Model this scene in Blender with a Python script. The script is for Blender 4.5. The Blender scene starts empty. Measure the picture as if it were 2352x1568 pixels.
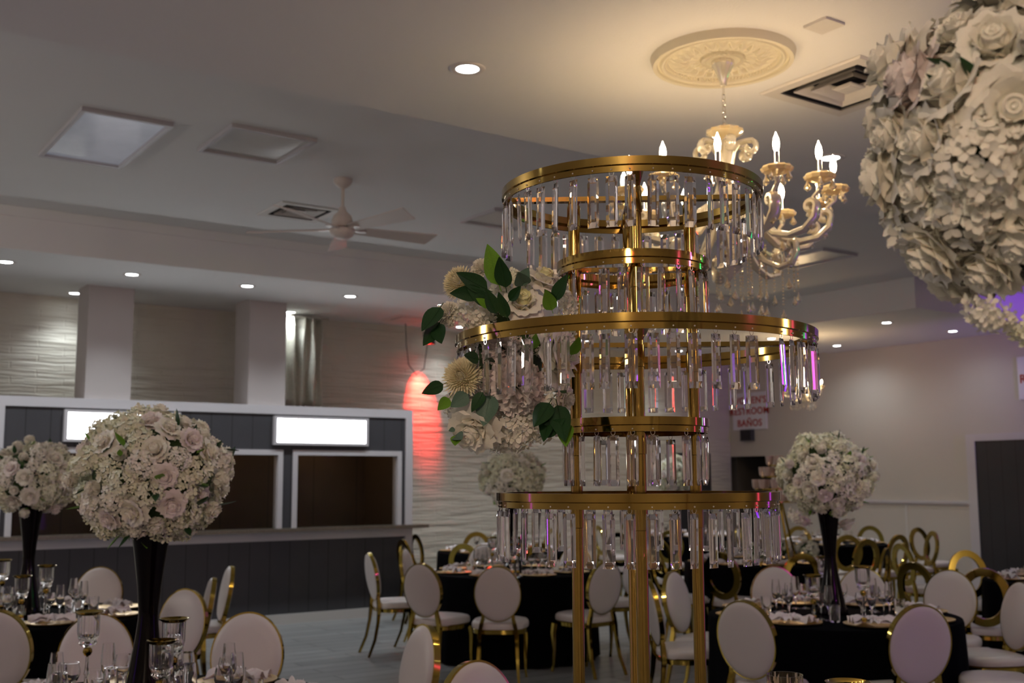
import bpy, math, random
from mathutils import Vector, Matrix, Euler
C = bpy.context.scene.collection
PI = math.pi
sin, cos = math.sin, math.cos
random.seed(7)

# ------------------------------------------------------------ camera
H = 1.6
FPX = 2550.05
YAW, PIT, ROL = 0.61050392, 0.1240385, 0.00458828
Fv = Vector((sin(YAW)*cos(PIT), cos(YAW)*cos(PIT), sin(PIT)))
r0 = Vector((cos(YAW), -sin(YAW), 0)); u0 = r0.cross(Fv)
Rv = r0*cos(ROL) - u0*sin(ROL); Uv = u0*cos(ROL) + r0*sin(ROL)
cam = bpy.data.cameras.new('camera'); co = bpy.data.objects.new('camera', cam); C.objects.link(co)
m = Matrix((Rv, Uv, -Fv)).transposed().to_4x4(); m.translation = Vector((0, 0, H)); co.matrix_world = m
cam.sensor_width = 36; cam.lens = FPX/2352*36; cam.clip_start = .05; cam.clip_end = 100
cam.dof.use_dof = True; cam.dof.focus_distance = 2.3; cam.dof.aperture_fstop = 6.3
bpy.context.scene.camera = co
vs = bpy.context.scene.view_settings
vs.view_transform = 'Standard'; vs.look = 'None'; vs.gamma = 1; vs.use_curve_mapping = False
vs.exposure = 0.78
w = bpy.data.worlds.new('world'); bpy.context.scene.world = w; w.use_nodes = True
w.node_tree.nodes['Background'].inputs[0].default_value = (.5, .5, .55, 1)
w.node_tree.nodes['Background'].inputs[1].default_value = .02

def ray(x, y): return Fv + Rv*((x-1176)/FPX) + Uv*((784-y)/FPX)
O = Vector((0, 0, H))
def atZ(x, y, z): d = ray(x, y); return O + d*((z-H)/d.z)
def atY(x, y, v): d = ray(x, y); return O + d*(v/d.y)
def atX(x, y, v): d = ray(x, y); return O + d*(v/d.x)
hF = Vector((sin(YAW), cos(YAW), 0)); hR = Vector((cos(YAW), -sin(YAW), 0))
def atD(x, y, v): d = ray(x, y); return O + d*(v/d.dot(hF))
def pxof(p): q = Vector(p)-O; return 1176+FPX*q.dot(Rv)/q.dot(Fv)

# ------------------------------------------------------------ lights (the lamps themselves are built further down)
def light(kind, loc, energy, color, size=.05, aim=None, spot=None, blend=.6, name='lamp_light', parent=None):
    l = bpy.data.lights.new(name, kind); l.energy = energy; l.color = color
    if kind == 'AREA': l.size = size
    else: l.shadow_soft_size = size
    if kind == 'SPOT': l.spot_size = math.radians(spot or 120); l.spot_blend = blend
    o = bpy.data.objects.new(name, l); C.objects.link(o); o.location = loc
    if aim is not None: o.rotation_euler = (Vector(aim)-Vector(loc)).to_track_quat('-Z', 'Y').to_euler()
    return o
COOL = (.86, .95, 1.0); WARM = (1.0, .70, .38)
ZS, ZT = 3.66, 4.05            # soffit and tray ceiling heights
DOWN = [(1.99-1.2*k, 11.15) for k in range(0, 4)] + [(3.16, 11.15), (4.37, 11.15), (5.58, 11.15), (6.8, 11.15), (8.0, 11.15), (9.4, 11.15), (10.9, 11.15),
        (12.5, 11.16), (14.03, 11.2), (12.5, 9.15), (14.03, 9.18), (12.56, 13.2), (.45, 12.75), (3.0, 12.75), (5.56, 12.75), (8.04, 12.72), (10.4, 12.95),
        (2.91, 4.54), (5.7, 4.54), (8.6, 4.54), (11.6, 4.54), (.1, 4.54), (-2.6, 4.54), (2.9, .9), (5.7, .9), (8.6, .9), (-2.6, .9), (.1, -2.2), (5.7, -2.2)]
for (x, y) in DOWN:
    e = 36
    if y > 12.5: e = 17
    if y < 5: e = 14
    if x > 14 and y > 9: e = 16 if y > 10 else 7
    light('SPOT', (x, y, ZS-.03), e, COOL, .05, (x, y, 0), 118 if x < 14 else 156, .85, 'downlight_beam')

# ------------------------------------------------------------ materials
def mat(name, col=(.8, .8, .8), rough=.5, metal=0, trans=0, ior=1.45, emit=None, es=0, spec=.5, coat=0, sheen=0, sss=0):
    m = bpy.data.materials.new(name); m.use_nodes = True
    b = m.node_tree.nodes['Principled BSDF']
    b.inputs['Base Color'].default_value = (*col, 1); b.inputs['Roughness'].default_value = rough
    b.inputs['Metallic'].default_value = metal; b.inputs['Transmission Weight'].default_value = trans
    b.inputs['IOR'].default_value = ior; b.inputs['Specular IOR Level'].default_value = spec
    b.inputs['Coat Weight'].default_value = coat; b.inputs['Sheen Weight'].default_value = sheen
    if sss: b.inputs['Subsurface Weight'].default_value = sss; b.inputs['Subsurface Radius'].default_value = (.02, .02, .015)
    if emit: b.inputs['Emission Color'].default_value = (*emit, 1); b.inputs['Emission Strength'].default_value = es
    return m
def N(m, t, **k):
    n = m.node_tree.nodes.new(t)
    for a, v in k.items():
        if a in n.inputs: n.inputs[a].default_value = v
        else: setattr(n, a, v)
    return n
def L(m, a, ao, b, bi): m.node_tree.links.new(a.outputs[ao], b.inputs[bi])
def noisy(m, scale=8, amt=.06, bump=0, bscale=60, rough_amt=0, detail=4):
    """procedural colour variation and fine relief on a material"""
    b = m.node_tree.nodes['Principled BSDF']; c = b.inputs['Base Color'].default_value[:]
    tc = N(m, 'ShaderNodeTexCoord'); n = N(m, 'ShaderNodeTexNoise', Scale=scale, Detail=detail)
    L(m, tc, 'Object', n, 'Vector')
    r = N(m, 'ShaderNodeMix', data_type='RGBA'); L(m, n, 'Fac', r, 0)
    r.inputs[6].default_value = tuple(max(0, v*(1-amt)) for v in c[:3])+(1,)
    r.inputs[7].default_value = tuple(min(1, v*(1+amt)) for v in c[:3])+(1,)
    m.node_tree.links.new(r.outputs[2], b.inputs['Base Color'])
    if bump:
        n2 = N(m, 'ShaderNodeTexNoise', Scale=bscale, Detail=3); L(m, tc, 'Object', n2, 'Vector')
        bp = N(m, 'ShaderNodeBump', Strength=bump, Distance=.01); L(m, n2, 'Fac', bp, 'Height'); L(m, bp, 'Normal', b, 'Normal')
    return m
M = {}
M['ceil'] = noisy(mat('ceiling_paint', (.75, .735, .72), .8), .8, .04, .1, 90)
M['wall'] = noisy(mat('wall_paint', (.53, .49, .44), .6), 1.2, .04, .15, 40)
M['plaster'] = noisy(mat('cream_plaster', (.66, .60, .46), .6), 6, .04)
M['trim'] = noisy(mat('white_trim_paint', (.55, .52, .54), .45), 5, .03)
M['pillar'] = noisy(mat('pillar_paint', (.50, .45, .44), .7), 2, .03)
M['lpanel'] = mat('restroom_wall_panel', (.58, .55, .53), .5)
M['gold'] = noisy(mat('polished_gold', (.46, .33, .07), .08, 1), 20, .1)
M['brass'] = noisy(mat('stand_brass', (.43, .28, .075), .10, 1), 25, .15)
M['leather'] = noisy(mat('white_leatherette', (.60, .54, .52), .36, spec=.5), 6, .03, .12, 220)
M['cloth'] = noisy(mat('black_tablecloth', (.0016, .0015, .0024), .9, spec=.06), 8, .2)
M['vase'] = noisy(mat('black_vase_glaze', (.003, .0012, .002), .12, spec=.2), 8, .1)
M['glass'] = mat('clear_glass', (1, 1, 1), .01, trans=1, ior=1.45)
M['pane'] = mat('window_pane_glass', (.9, .92, .92), .04, trans=1, ior=1.08)
M['crystal'] = mat('crystal_prism', (1, .97, 1), .0, trans=.95, ior=1.5)
M['cdrop'] = mat('crystal_drop', (1, .86, .60), .03, trans=.8, ior=1.6)
M['bob'] = mat('cut_glass_dish', (.95, .78, .46), .12, trans=.45, ior=1.5)
M['petal'] = noisy(mat('white_petal', (.95, .91, .80), .6, sss=.2, spec=.3), 30, .08)
M['petalg'] = noisy(mat('hydrangea_petal', (.92, .93, .70), .6, sss=.2, spec=.3), 14, .16)
M['petalp'] = noisy(mat('blush_petal', (.92, .84, .80), .6, sss=.2, spec=.3), 20, .1)
M['petalc'] = noisy(mat('cream_petal', (.95, .86, .62), .6, sss=.2, spec=.3), 30, .1)
M['petaly'] = noisy(mat('rose_heart_petal', (.93, .90, .55), .6, sss=.2, spec=.3), 30, .1)
M['leaf'] = noisy(mat('dark_leaf', (.018, .065, .018), .4), 30, .4)
M['leafl'] = noisy(mat('light_leaf', (.16, .36, .03), .45), 30, .25)
M['leafg'] = noisy(mat('eucalyptus_leaf', (.10, .18, .13), .55), 30, .25)
M['core'] = noisy(mat('moss_core', (.05, .09, .03), .9), 30, .4)
M['plate'] = noisy(mat('gold_charger', (.75, .52, .22), .3, .9), 20, .1)
M['napkin'] = noisy(mat('white_napkin', (.72, .66, .68), .75, sheen=.2), 20, .06, .2, 150)
M['black'] = noisy(mat('black_plastic', (.015, .015, .018), .4), 8, .2)
M['dgrey'] = noisy(mat('dark_grey_fitting', (.05, .052, .055), .5), 8, .2)
M['vent'] = noisy(mat('vent_enamel', (.64, .60, .56), .4), 4, .04)
M['ventd'] = noisy(mat('vent_duct_black', (.02, .02, .022), .7), 8, .2)
M['fan'] = noisy(mat('fan_enamel', (.66, .58, .53), .35), 4, .04)
M['chand'] = noisy(mat('chandelier_enamel', (.78, .72, .58), .18, .35, coat=.5), 12, .1)
M['chrome'] = mat('chrome_tube', (.8, .78, .74), .1, 1)
M['granite'] = noisy(mat('granite_top', (.14, .11, .085), .25), 45, .7)
M['bulb'] = mat('lit_bulb', (1, .9, .7), .3, emit=(1, .80, .52), es=28)
M['led'] = mat('lit_downlight', (1, 1, 1), .3, emit=(.92, .97, 1), es=14)
M['box'] = mat('lit_sign_panel', (1, 1, 1), .3, emit=(.95, .97, 1), es=5)
M['skyl'] = noisy(mat('skylight_panel', (.50, .51, .54), .12, coat=.3, emit=(.75, .82, 1), es=.06), 3, .3)
M['troffer'] = noisy(mat('troffer_panel', (.60, .58, .55), .3), 3, .05)
M['sign'] = noisy(mat('sign_board', (.72, .72, .78), .4), 3, .03)
M['red'] = mat('red_lettering', (.42, .02, .015), .5)
M['curtain'] = noisy(mat('silver_sequin_curtain', (.60, .58, .50), .35, .3), 60, .35, .5, 140)
M['votive'] = mat('amber_ribbed_glass', (1, .90, .72), .03, trans=1, ior=1.45)
M['rosecup'] = mat('rose_gold_cup_glass', (.92, .74, .66), .12, .25, trans=.45)
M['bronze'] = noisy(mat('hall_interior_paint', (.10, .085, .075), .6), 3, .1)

def board_mat(name, col, gap, depth=.5, axis='X'):
    m = mat(name, col, .5); b = m.node_tree.nodes['Principled BSDF']
    tc = N(m, 'ShaderNodeTexCoord'); sp = N(m, 'ShaderNodeSeparateXYZ'); L(m, tc, 'Object', sp, 0)
    mo = N(m, 'ShaderNodeMath', operation='PINGPONG'); L(m, sp, axis, mo, 0); mo.inputs[1].default_value = gap/2
    lt = N(m, 'ShaderNodeMath', operation='LESS_THAN'); L(m, mo, 0, lt, 0); lt.inputs[1].default_value = .005
    n = N(m, 'ShaderNodeTexNoise', Scale=3, Detail=5); L(m, tc, 'Object', n, 'Vector')
    mx = N(m, 'ShaderNodeMix', data_type='RGBA'); L(m, n, 'Fac', mx, 0)
    mx.inputs[6].default_value = (*[v*.85 for v in col], 1); mx.inputs[7].default_value = (*[v*1.15 for v in col], 1)
    mx2 = N(m, 'ShaderNodeMix', data_type='RGBA'); m.node_tree.links.new(lt.outputs[0], mx2.inputs[0])
    m.node_tree.links.new(mx.outputs[2], mx2.inputs[6]); mx2.inputs[7].default_value = (*[v*.4 for v in col], 1)
    m.node_tree.links.new(mx2.outputs[2], b.inputs['Base Color'])
    return m
M['board'] = board_mat('grey_tongue_and_groove', (.052, .050, .056), .24)
M['doorb'] = board_mat('grey_barn_boards', (.030, .029, .032), .22, axis='Y')
M['ibrown'] = board_mat('brown_bar_interior', (.085, .055, .035), .6)

def brick_mat():
    m = mat('painted_brick', (.56, .51, .44), .45); b = m.node_tree.nodes['Principled BSDF']
    tc = N(m, 'ShaderNodeTexCoord'); mp = N(m, 'ShaderNodeMapping'); L(m, tc, 'Object', mp, 'Vector')
    mp.inputs['Rotation'].default_value = (PI/2, 0, 0)
    n = N(m, 'ShaderNodeTexNoise', Scale=2.2, Detail=6); L(m, mp, 'Vector', n, 'Vector')
    br = N(m, 'ShaderNodeTexBrick', Scale=1.0); br.inputs['Brick Width'].default_value = .55; br.inputs['Row Height'].default_value = .085
    br.inputs['Mortar Size'].default_value = .012; br.inputs['Mortar Smooth'].default_value = .8
    # wobble the courses
    ad = N(m, 'ShaderNodeMixRGB', blend_type='ADD'); ad.inputs[0].default_value = .07
    L(m, mp, 'Vector', ad, 1); L(m, n, 'Color', ad, 2); L(m, ad, 0, br, 'Vector')
    br.inputs['Color1'].default_value = (1, 1, 1, 1); br.inputs['Color2'].default_value = (.9, .9, .9, 1); br.inputs['Mortar'].default_value = (.8, .8, .8, 1)
    mp2 = N(m, 'ShaderNodeMapping'); L(m, tc, 'Object', mp2, 'Vector'); mp2.inputs['Scale'].default_value = (.7, .7, 8)
    n2 = N(m, 'ShaderNodeTexNoise', Scale=1.6, Detail=5); L(m, mp2, 'Vector', n2, 'Vector')
    mul = N(m, 'ShaderNodeMath', operation='MULTIPLY'); L(m, n2, 'Fac', mul, 0); mul.inputs[1].default_value = 2.0
    su = N(m, 'ShaderNodeMath', operation='ADD'); L(m, br, 'Color', su, 0); L(m, mul, 0, su, 1)
    bp = N(m, 'ShaderNodeBump', Strength=.75, Distance=.030); L(m, su, 0, bp, 'Height'); L(m, bp, 'Normal', b, 'Normal')
    mx = N(m, 'ShaderNodeMix', data_type='RGBA'); L(m, n, 'Fac', mx, 0)
    mx.inputs[6].default_value = (.56, .52, .43, 1); mx.inputs[7].default_value = (.66, .62, .54, 1)
    m.node_tree.links.new(mx.outputs[2], b.inputs['Base Color'])
    return m
M['brick'] = brick_mat()
def floor_mat():
    m = mat('grey_plank_tile', (.3, .3, .3), .28); b = m.node_tree.nodes['Principled BSDF']
    tc = N(m, 'ShaderNodeTexCoord')
    br = N(m, 'ShaderNodeTexBrick', Scale=1.0); br.inputs['Brick Width'].default_value = 1.2; br.inputs['Row Height'].default_value = .2
    br.inputs['Mortar Size'].default_value = .008; L(m, tc, 'Object', br, 'Vector')
    br.inputs['Color1'].default_value = (.36, .36, .36, 1); br.inputs['Color2'].default_value = (.28, .28, .285, 1); br.inputs['Mortar'].default_value = (.10, .10, .10, 1)
    mp = N(m, 'ShaderNodeMapping'); L(m, tc, 'Object', mp, 'Vector'); mp.inputs['Scale'].default_value = (1, 9, 1)
    n = N(m, 'ShaderNodeTexNoise', Scale=2.5, Detail=6); L(m, mp, 'Vector', n, 'Vector')
    mx = N(m, 'ShaderNodeMixRGB', blend_type='MULTIPLY'); mx.inputs[0].default_value = .5; L(m, br, 'Color', mx, 1); L(m, n, 'Color', mx, 2)
    g = N(m, 'ShaderNodeHueSaturation', Saturation=.0, Value=1.0); L(m, mx, 0, g, 'Color'); L(m, g, 'Color', b, 'Base Color')
    bp = N(m, 'ShaderNodeBump', Strength=.3, Distance=.003); L(m, br, 'Color', bp, 'Height'); L(m, bp, 'Normal', b, 'Normal')
    return m
M['floor'] = floor_mat()

# ------------------------------------------------------------ mesh builder
class MB:
    def __init__(s): s.v = []; s.f = []; s.m = []
    def add(s, vs, fs, mi=0):
        o = len(s.v); s.v += [tuple(v) for v in vs]; s.f += [tuple(i+o for i in f) for f in fs]; s.m += [mi]*len(fs); return s
    def box(s, a, b, mi=0):
        (x0, y0, z0), (x1, y1, z1) = a, b
        vs = [(x, y, z) for z in (z0, z1) for y in (y0, y1) for x in (x0, x1)]
        return s.add(vs, [(0, 2, 3, 1), (4, 5, 7, 6), (0, 1, 5, 4), (2, 6, 7, 3), (0, 4, 6, 2), (1, 3, 7, 5)], mi)
    def lathe(s, prof, n=24, c=(0, 0, 0), sx=1, sy=1, mi=0, close=False, rib=0, ribn=0):
        vs = []
        for (r, z) in prof:
            for i in range(n):
                a = 2*PI*i/n; rr = r*(1+rib*cos(ribn*a)) if rib else r
                vs.append((c[0]+rr*cos(a)*sx, c[1]+rr*sin(a)*sy, c[2]+z))
        k = len(prof); fs = []
        for j in range(k if close else k-1):
            for i in range(n):
                a, b2 = j*n+i, j*n+(i+1) % n; q = ((j+1) % k)*n
                fs.append((a, b2, q+(i+1) % n, q+i))
        return s.add(vs, fs, mi)
    def tube(s, pts, r, n=8, mi=0, flat=1.0, cap=True, up=None):
        pts = [Vector(p) for p in pts]; rs = r if isinstance(r, (list, tuple)) else [r]*len(pts)
        vs = []; pu = Vector(up) if up else None
        for i, p in enumerate(pts):
            t = (pts[min(i+1, len(pts)-1)]-pts[max(i-1, 0)]).normalized()
            if pu is None: pu = Vector((0, 0, 1)) if abs(t.z) < .9 else Vector((1, 0, 0))
            a = t.cross(pu)
            if a.length < 1e-6: a = t.orthogonal()
            a.normalize(); b = a.cross(t).normalized(); 
            if not up: pu = b
            for k in range(n):
                q = 2*PI*k/n+PI/n
                vs.append(p+a*cos(q)*rs[i]+b*sin(q)*rs[i]*flat)
        fs = [(i*n+k, i*n+(k+1) % n, (i+1)*n+(k+1) % n, (i+1)*n+k) for i in range(len(pts)-1) for k in range(n)]
        if cap: fs += [tuple(range(n-1, -1, -1)), tuple((len(pts)-1)*n+k for k in range(n))]
        return s.add(vs, fs, mi)
    def grid(s, fn, nu, nv, mi=0):
        vs = [fn(i/nu, j/nv) for j in range(nv+1) for i in range(nu+1)]
        fs = [(j*(nu+1)+i, j*(nu+1)+i+1, (j+1)*(nu+1)+i+1, (j+1)*(nu+1)+i) for j in range(nv) for i in range(nu)]
        return s.add(vs, fs, mi)
    def sphere(s, c, r, n=12, mi=0):
        r = r if isinstance(r, (tuple, list)) else (r, r, r)
        return s.lathe([(max(1e-4, sin(PI*j/(n//2))), -cos(PI*j/(n//2))*r[2]) for j in range(n//2+1)], n, c, r[0], r[1], mi)
    def merge(s, o, mtx, mi=None):
        off = len(s.v); s.v += [tuple(mtx @ Vector(v)) for v in o.v]; s.f += [tuple(i+off for i in f) for f in o.f]
        s.m += ([mi]*len(o.f) if mi is not None else o.m); return s
    def mesh(s, name, mats, smooth=True, angle=40):
        me = bpy.data.meshes.new(name); me.from_pydata(s.v, [], s.f)
        for m_ in (mats if isinstance(mats, (list, tuple)) else [mats]): me.materials.append(M[m_] if isinstance(m_, str) else m_)
        me.polygons.foreach_set('material_index', s.m)
        if smooth:
            me.polygons.foreach_set('use_smooth', [True]*len(s.f)); me.update()
            if angle < 180: me.set_sharp_from_angle(angle=math.radians(angle))
        me.update(); return me
def obj(name, me, parent=None, loc=(0, 0, 0), rot=None, scale=None):
    o = bpy.data.objects.new(name, me); C.objects.link(o); o.location = loc
    if rot is not None:
        if isinstance(rot, Matrix): o.rotation_euler = rot.to_euler()
        else: o.rotation_euler = rot
    if scale: o.scale = scale if isinstance(scale, (tuple, list)) else (scale,)*3
    if parent: o.parent = parent
    return o
def tag(o, label, cat, group=None):
    o['label'] = label; o['category'] = cat
    if group: o['group'] = group
    return o
def thing(name, label, cat, loc=(0, 0, 0), rz=0, group=None):
    o = bpy.data.objects.new(name, None); C.objects.link(o); o.empty_display_size = .1
    o.location = loc; o.rotation_euler = (0, 0, rz); return tag(o, label, cat, group)
def struct(name, mb, m_, smooth=False):
    o = obj(name, mb.mesh(name, m_, smooth)); o['kind'] = 'structure'; return o
def tree_copy(o, parent=None):
    c = o.copy(); C.objects.link(c); c.parent = parent
    if o.type == 'EMPTY' or True:
        for ch in KIDS.get(o.name, []):
            tree_copy(ch, c)
    return c
KIDS = {}
def snapshot(o):
    ks = [x for x in bpy.data.objects if x.parent == o]; KIDS[o.name] = ks
    for k in ks: snapshot(k)
ORD = ['leftmost', 'second from the left', 'third from the left', 'fourth from the left', 'fifth from the left', 'sixth from the left', 'seventh from the left',
       'eighth from the left', 'ninth from the left', 'tenth from the left', 'eleventh from the left', 'twelfth from the left']

# ------------------------------------------------------------ room shell
XR, YB0, YB1, XJ = 14.83, 13.1, 14.3, 7.5
XL, YN = -5.0, -4.5
struct('floor', MB().box((XL, YN, -.1), (XR+2.5, 14.8, 0)), 'floor')
mb = MB()
def holed(x0, x1, y0, y1, z, cx, cy, h):      # slab with a square opening for a vent
    mb.box((x0, y0, z), (cx-h, y1, ZT+.2)).box((cx+h, y0, z), (x1, y1, ZT+.2)).box((cx-h, y0, z), (cx+h, cy-h, ZT+.2)).box((cx-h, cy+h, z), (cx+h, y1, ZT+.2))
VENTS = [(4.73, 3.63, .66), (4.12, 9.28, .60)]
holed(XL, XR, YN, 5.35, ZS, 4.73, 3.63, .27)                # near soffit
mb.box((XL, 10.5, ZS), (11.72, 12.0, ZT+.2))                # bar side soffit
mb.box((11.72, 8.15, ZS), (XR, 12.0, ZT+.2))                # right soffit
mb.box((XL, 12.0, ZS+.02), (XR, 14.5, ZT+.2))               # soffit beyond the pillars
holed(XL, XR, 5.35, 10.5, ZT, 4.12, 9.28, .24)              # raised tray
struct('ceiling', mb, 'ceil')
struct('trim_1', MB().box((XL, 10.484, ZT-.09), (11.70, 10.5, ZT)), 'ceil')
mb = MB().box((XL, YB0, 0), (XJ, YB0+.2, ZS+.05))
mb.add([(XJ, YB0, 0), (XR, YB1, 0), (XR, YB1, ZS+.05), (XJ, YB0, ZS+.05), (XJ, YB0+.2, 0), (XR, YB1+.2, 0), (XR, YB1+.2, ZS+.05), (XJ, YB0+.2, ZS+.05)],
       [(0, 1, 2, 3), (5, 4, 7, 6), (3, 2, 6, 7), (1, 5, 6, 2), (4, 0, 3, 7)])
struct('wall_back', mb, 'brick')
# right wall with the restroom passage opening
mb = MB().box((XR, YN, 0), (XR+.15, 13.35, ZT+.05)).box((XR, 13.35, 2.0), (XR+.15, YB1+.2, ZT+.05))
struct('wall_right', mb, 'wall')
mb = MB().box((XR+.15, 14.3, 0), (XR+2.4, 14.45, 2.05)).box((XR+.15, 13.2, 0), (XR+2.4, 13.35, 2.05)).box((XR+2.3, 13.35, 0), (XR+2.45, 14.3, 2.05)).box((XR+.15, 13.2, 2.0), (XR+2.4, 14.4, 2.1))
struct('wall_passage', mb, 'bronze')
struct('wall_left', MB().box((XL-.15, YN, 0), (XL, 14.5, ZT+.1)), 'wall')
struct('wall_front', MB().box((XL, YN-.15, 0), (XR+.1, YN, ZT+.1)), 'wall')
# chair rail, panel joints, baseboard on the right wall
struct('trim_2', MB().box((XR-.03, 9.56, 1.225), (XR, 13.3, 1.265)).box((XR-.018, 9.56, 1.205), (XR, 13.3, 1.225)), 'trim')
mb = MB()
for y in (11.88, 10.66+.0): mb.box((XR-.006, y-.02, .1), (XR, y+.02, 1.2))
struct('trim_3', mb, 'lpanel')
struct('baseboard_right', MB().box((XR-.015, 9.56, 0), (XR, 13.3, .11)), 'trim')
struct('baseboard_back', MB().box((7.0, YB0-.015, 0), (XJ, YB0, .1)), 'trim')
# big dark boarded door on the right wall
d = obj('door_1', MB().box((XR-.035, 8.0, .01), (XR-.002, 9.42, 2.13)).mesh('door_1', 'doorb', False)); d['kind'] = 'structure'
mb = MB().box((XR-.05, 9.42, 0), (XR, 9.56, 2.23)).box((XR-.05, 7.86, 2.13), (XR, 9.42, 2.23)).box((XR-.05, 7.86, 0), (XR, 8.0, 2.13))
obj('door_frame', mb.mesh('door_frame', 'trim', False), d)
mb = MB().tube([(XR-.04, 8.60, 1.50), (XR-.09, 8.60, 1.50), (XR-.09, 8.60, 1.62), (XR-.04, 8.60, 1.62)], .012, 8)
obj('door_handle', mb.mesh('door_handle', 'gold'), d)
# dark door set in the far brick wall
def bw(x): return YB0 + (YB1-YB0)*(x-XJ)/(XR-XJ)
p0 = None
def online(px):   # point of the slanted wall under a pixel column
    lo, hi = XJ, XR
    for _ in range(40):
        mid = (lo+hi)/2
        if pxof((mid, bw(mid), 1.6)) < px: lo = mid
        else: hi = mid
    return lo
xa, xb = online(1548), online(1630)
mb = MB()
def slantbox(mb, xa, xb, z0, z1, off, th, mi=0):
    a = Vector((xa, bw(xa), 0)); b = Vector((xb, bw(xb), 0)); n = Vector((b.y-a.y, -(b.x-a.x), 0)).normalized()
    q = [a+n*off, b+n*off, b+n*(off-th), a+n*(off-th)]
    vs = [(p.x, p.y, z) for z in (z0, z1) for p in q]
    return mb.add(vs, [(0, 3, 2, 1), (4, 5, 6, 7), (0, 1, 5, 4), (1, 2, 6, 5), (2, 3, 7, 6), (3, 0, 4, 7)], mi)
d2 = obj('door_2', slantbox(MB(), xa, xb, .01, 2.05, .03, .028).mesh('door_2', 'doorb', False)); d2['kind'] = 'structure'

# pillars above the bar
for k, (a, b) in enumerate(((2.97, 3.44), (4.75, 5.20), (1.1, 1.6))):
    mb = MB().box((a, 12.02, 2.405), (b, 12.45, ZS+.02))
    struct('trim_%d' % (4+k), mb, 'pillar')

# ------------------------------------------------------------ bar kiosk
BY = 11.98
bar = thing('bar_counter', 'long grey boarded bar with white trim, three serving windows and a stone counter', 'bar', (4.0, BY, 0))
def bpart(name, mb, m_, parent=bar): 
    o = obj(name, mb.mesh(name, m_, False), parent); o.location = (-4.0, -BY, 0) if parent is bar else (0, 0, 0); return o
WIN = [(2.25, 3.72), (3.84, 5.17), (5.29, 6.72)]
Z0, Z1 = 1.07, 1.955
mb = MB()
x0, x1 = 2.2, 6.86
xs = [2.2] + [v for w_ in WIN for v in w_] + [6.86]
mb.box((x0, BY, Z1), (x1, BY+.08, 2.45))
for i in range(0, 8, 2): mb.box((xs[i], BY, Z0), (xs[i+1], BY+.08, Z1))
mb.box((x0, BY, .1), (x1, BY+.08, Z0)); 
bpart('boarded_front', mb, 'board')
mb = MB().box((2.11, BY-.02, 2.36), (6.87, BY+.09, 2.46)).box((6.77, BY-.02, 0.02), (6.87, BY+.8, 2.36)).box((2.11, BY-.02, 0.02), (2.20, BY+.09, 2.36))
mb.box((2.2, BY-.025, .93), (6.77, BY, 1.03))
bpart('white_trim', mb, 'trim')
bpart('skirting', MB().box((2.2, BY-.015, 0), (6.77, BY, .11)), 'lpanel')
for (a, b) in WIN:
    mb = MB().box((a, BY-.018, Z1-.06), (b, BY, Z1)).box((a, BY-.018, Z0), (a+.06, BY, Z1-.06)).box((b-.06, BY-.018, Z0), (b, BY, Z1-.06))
    # the reveal inside the opening
    mb.box((a+.06, BY, Z1-.06), (b-.06, BY+.1, Z1-.045)).box((a+.045, BY, Z0), (a+.06, BY+.1, Z1-.045)).box((b-.06, BY, Z0), (b-.045, BY+.1, Z1-.045))
    wf = bpart('window_frame', mb, 'trim')
    g = MB().box((a+.06, BY+.04, Z0), (b-.06, BY+.046, Z1-.06)); bpart('glass_pane', g, 'pane', wf)
mb = MB().box((2.2, BY+.95, 0), (6.77, BY+1.0, 2.4)).box((2.2, BY+.1, 2.36), (6.77, BY+.95, 2.4)).box((2.2, BY+.08, 0.0), (6.77, BY+.95, .02))
mb.box((2.2, BY+.08, 0), (2.24, BY+.95, 2.36)).box((3.76, BY+.1, .02), (3.8, BY+.95, 2.36)).box((6.72, BY+.08, 0), (6.76, BY+.95, 2.36))
bpart('interior', mb, 'ibrown')
for lx in (3.0, 4.6, 6.0): light('POINT', (lx, BY+.5, 2.2), 1.6, (1, .66, .36), .1, name='bar_interior_light')
bpart('countertop', MB().box((2.05, BY-.2, 1.03), (7.0, BY+.3, 1.07)), 'granite')
for k, (a, b) in enumerate(((2.76, 3.96), (5.04, 6.24))):
    t = thing('light_box', 'blank lit light box sign on the grey bar front, %s' % ('at left behind the flower ball' if k == 0 else 'above the two right serving windows'), 'sign', ((a+b)/2, BY, 2.01))
    h = (b-a)/2
    mb = MB().box((-h, -.055, 0), (h, 0, .03)).box((-h, -.055, .30), (h, 0, .33)).box((-h, -.055, .03), (-h+.035, 0, .30)).box((h-.035, -.055, .03), (h, 0, .30))
    obj('frame', mb.mesh('frame', 'trim', False), t)
    obj('lit_panel', MB().box((-h+.035, -.045, .03), (h-.035, 0, .30)).mesh('lit_panel', 'box', False), t)

# curtain hanging beside the second pillar
t = thing('curtain', 'silver sequinned curtain gathered beside the right pillar above the bar', 'curtain', (5.75, 12.8, 2.49))
def curt(u, v):
    x = -.35+u*.62; z = v*1.14
    return (x+.01*sin(v*9+u*20), .05*sin(u*30)+.03*sin(u*13+v*2), z)
mb = MB().grid(curt, 60, 10); o = obj('curtain_panel', mb.mesh('curtain_panel', 'curtain'), t)
sol = o.modifiers.new('thick', 'SOLIDIFY'); sol.thickness = .006
obj('curtain_rod', MB().tube([(-.42, 0, 1.155), (.36, 0, 1.155)], .012).mesh('curtain_rod', 'chrome'), t)

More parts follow.
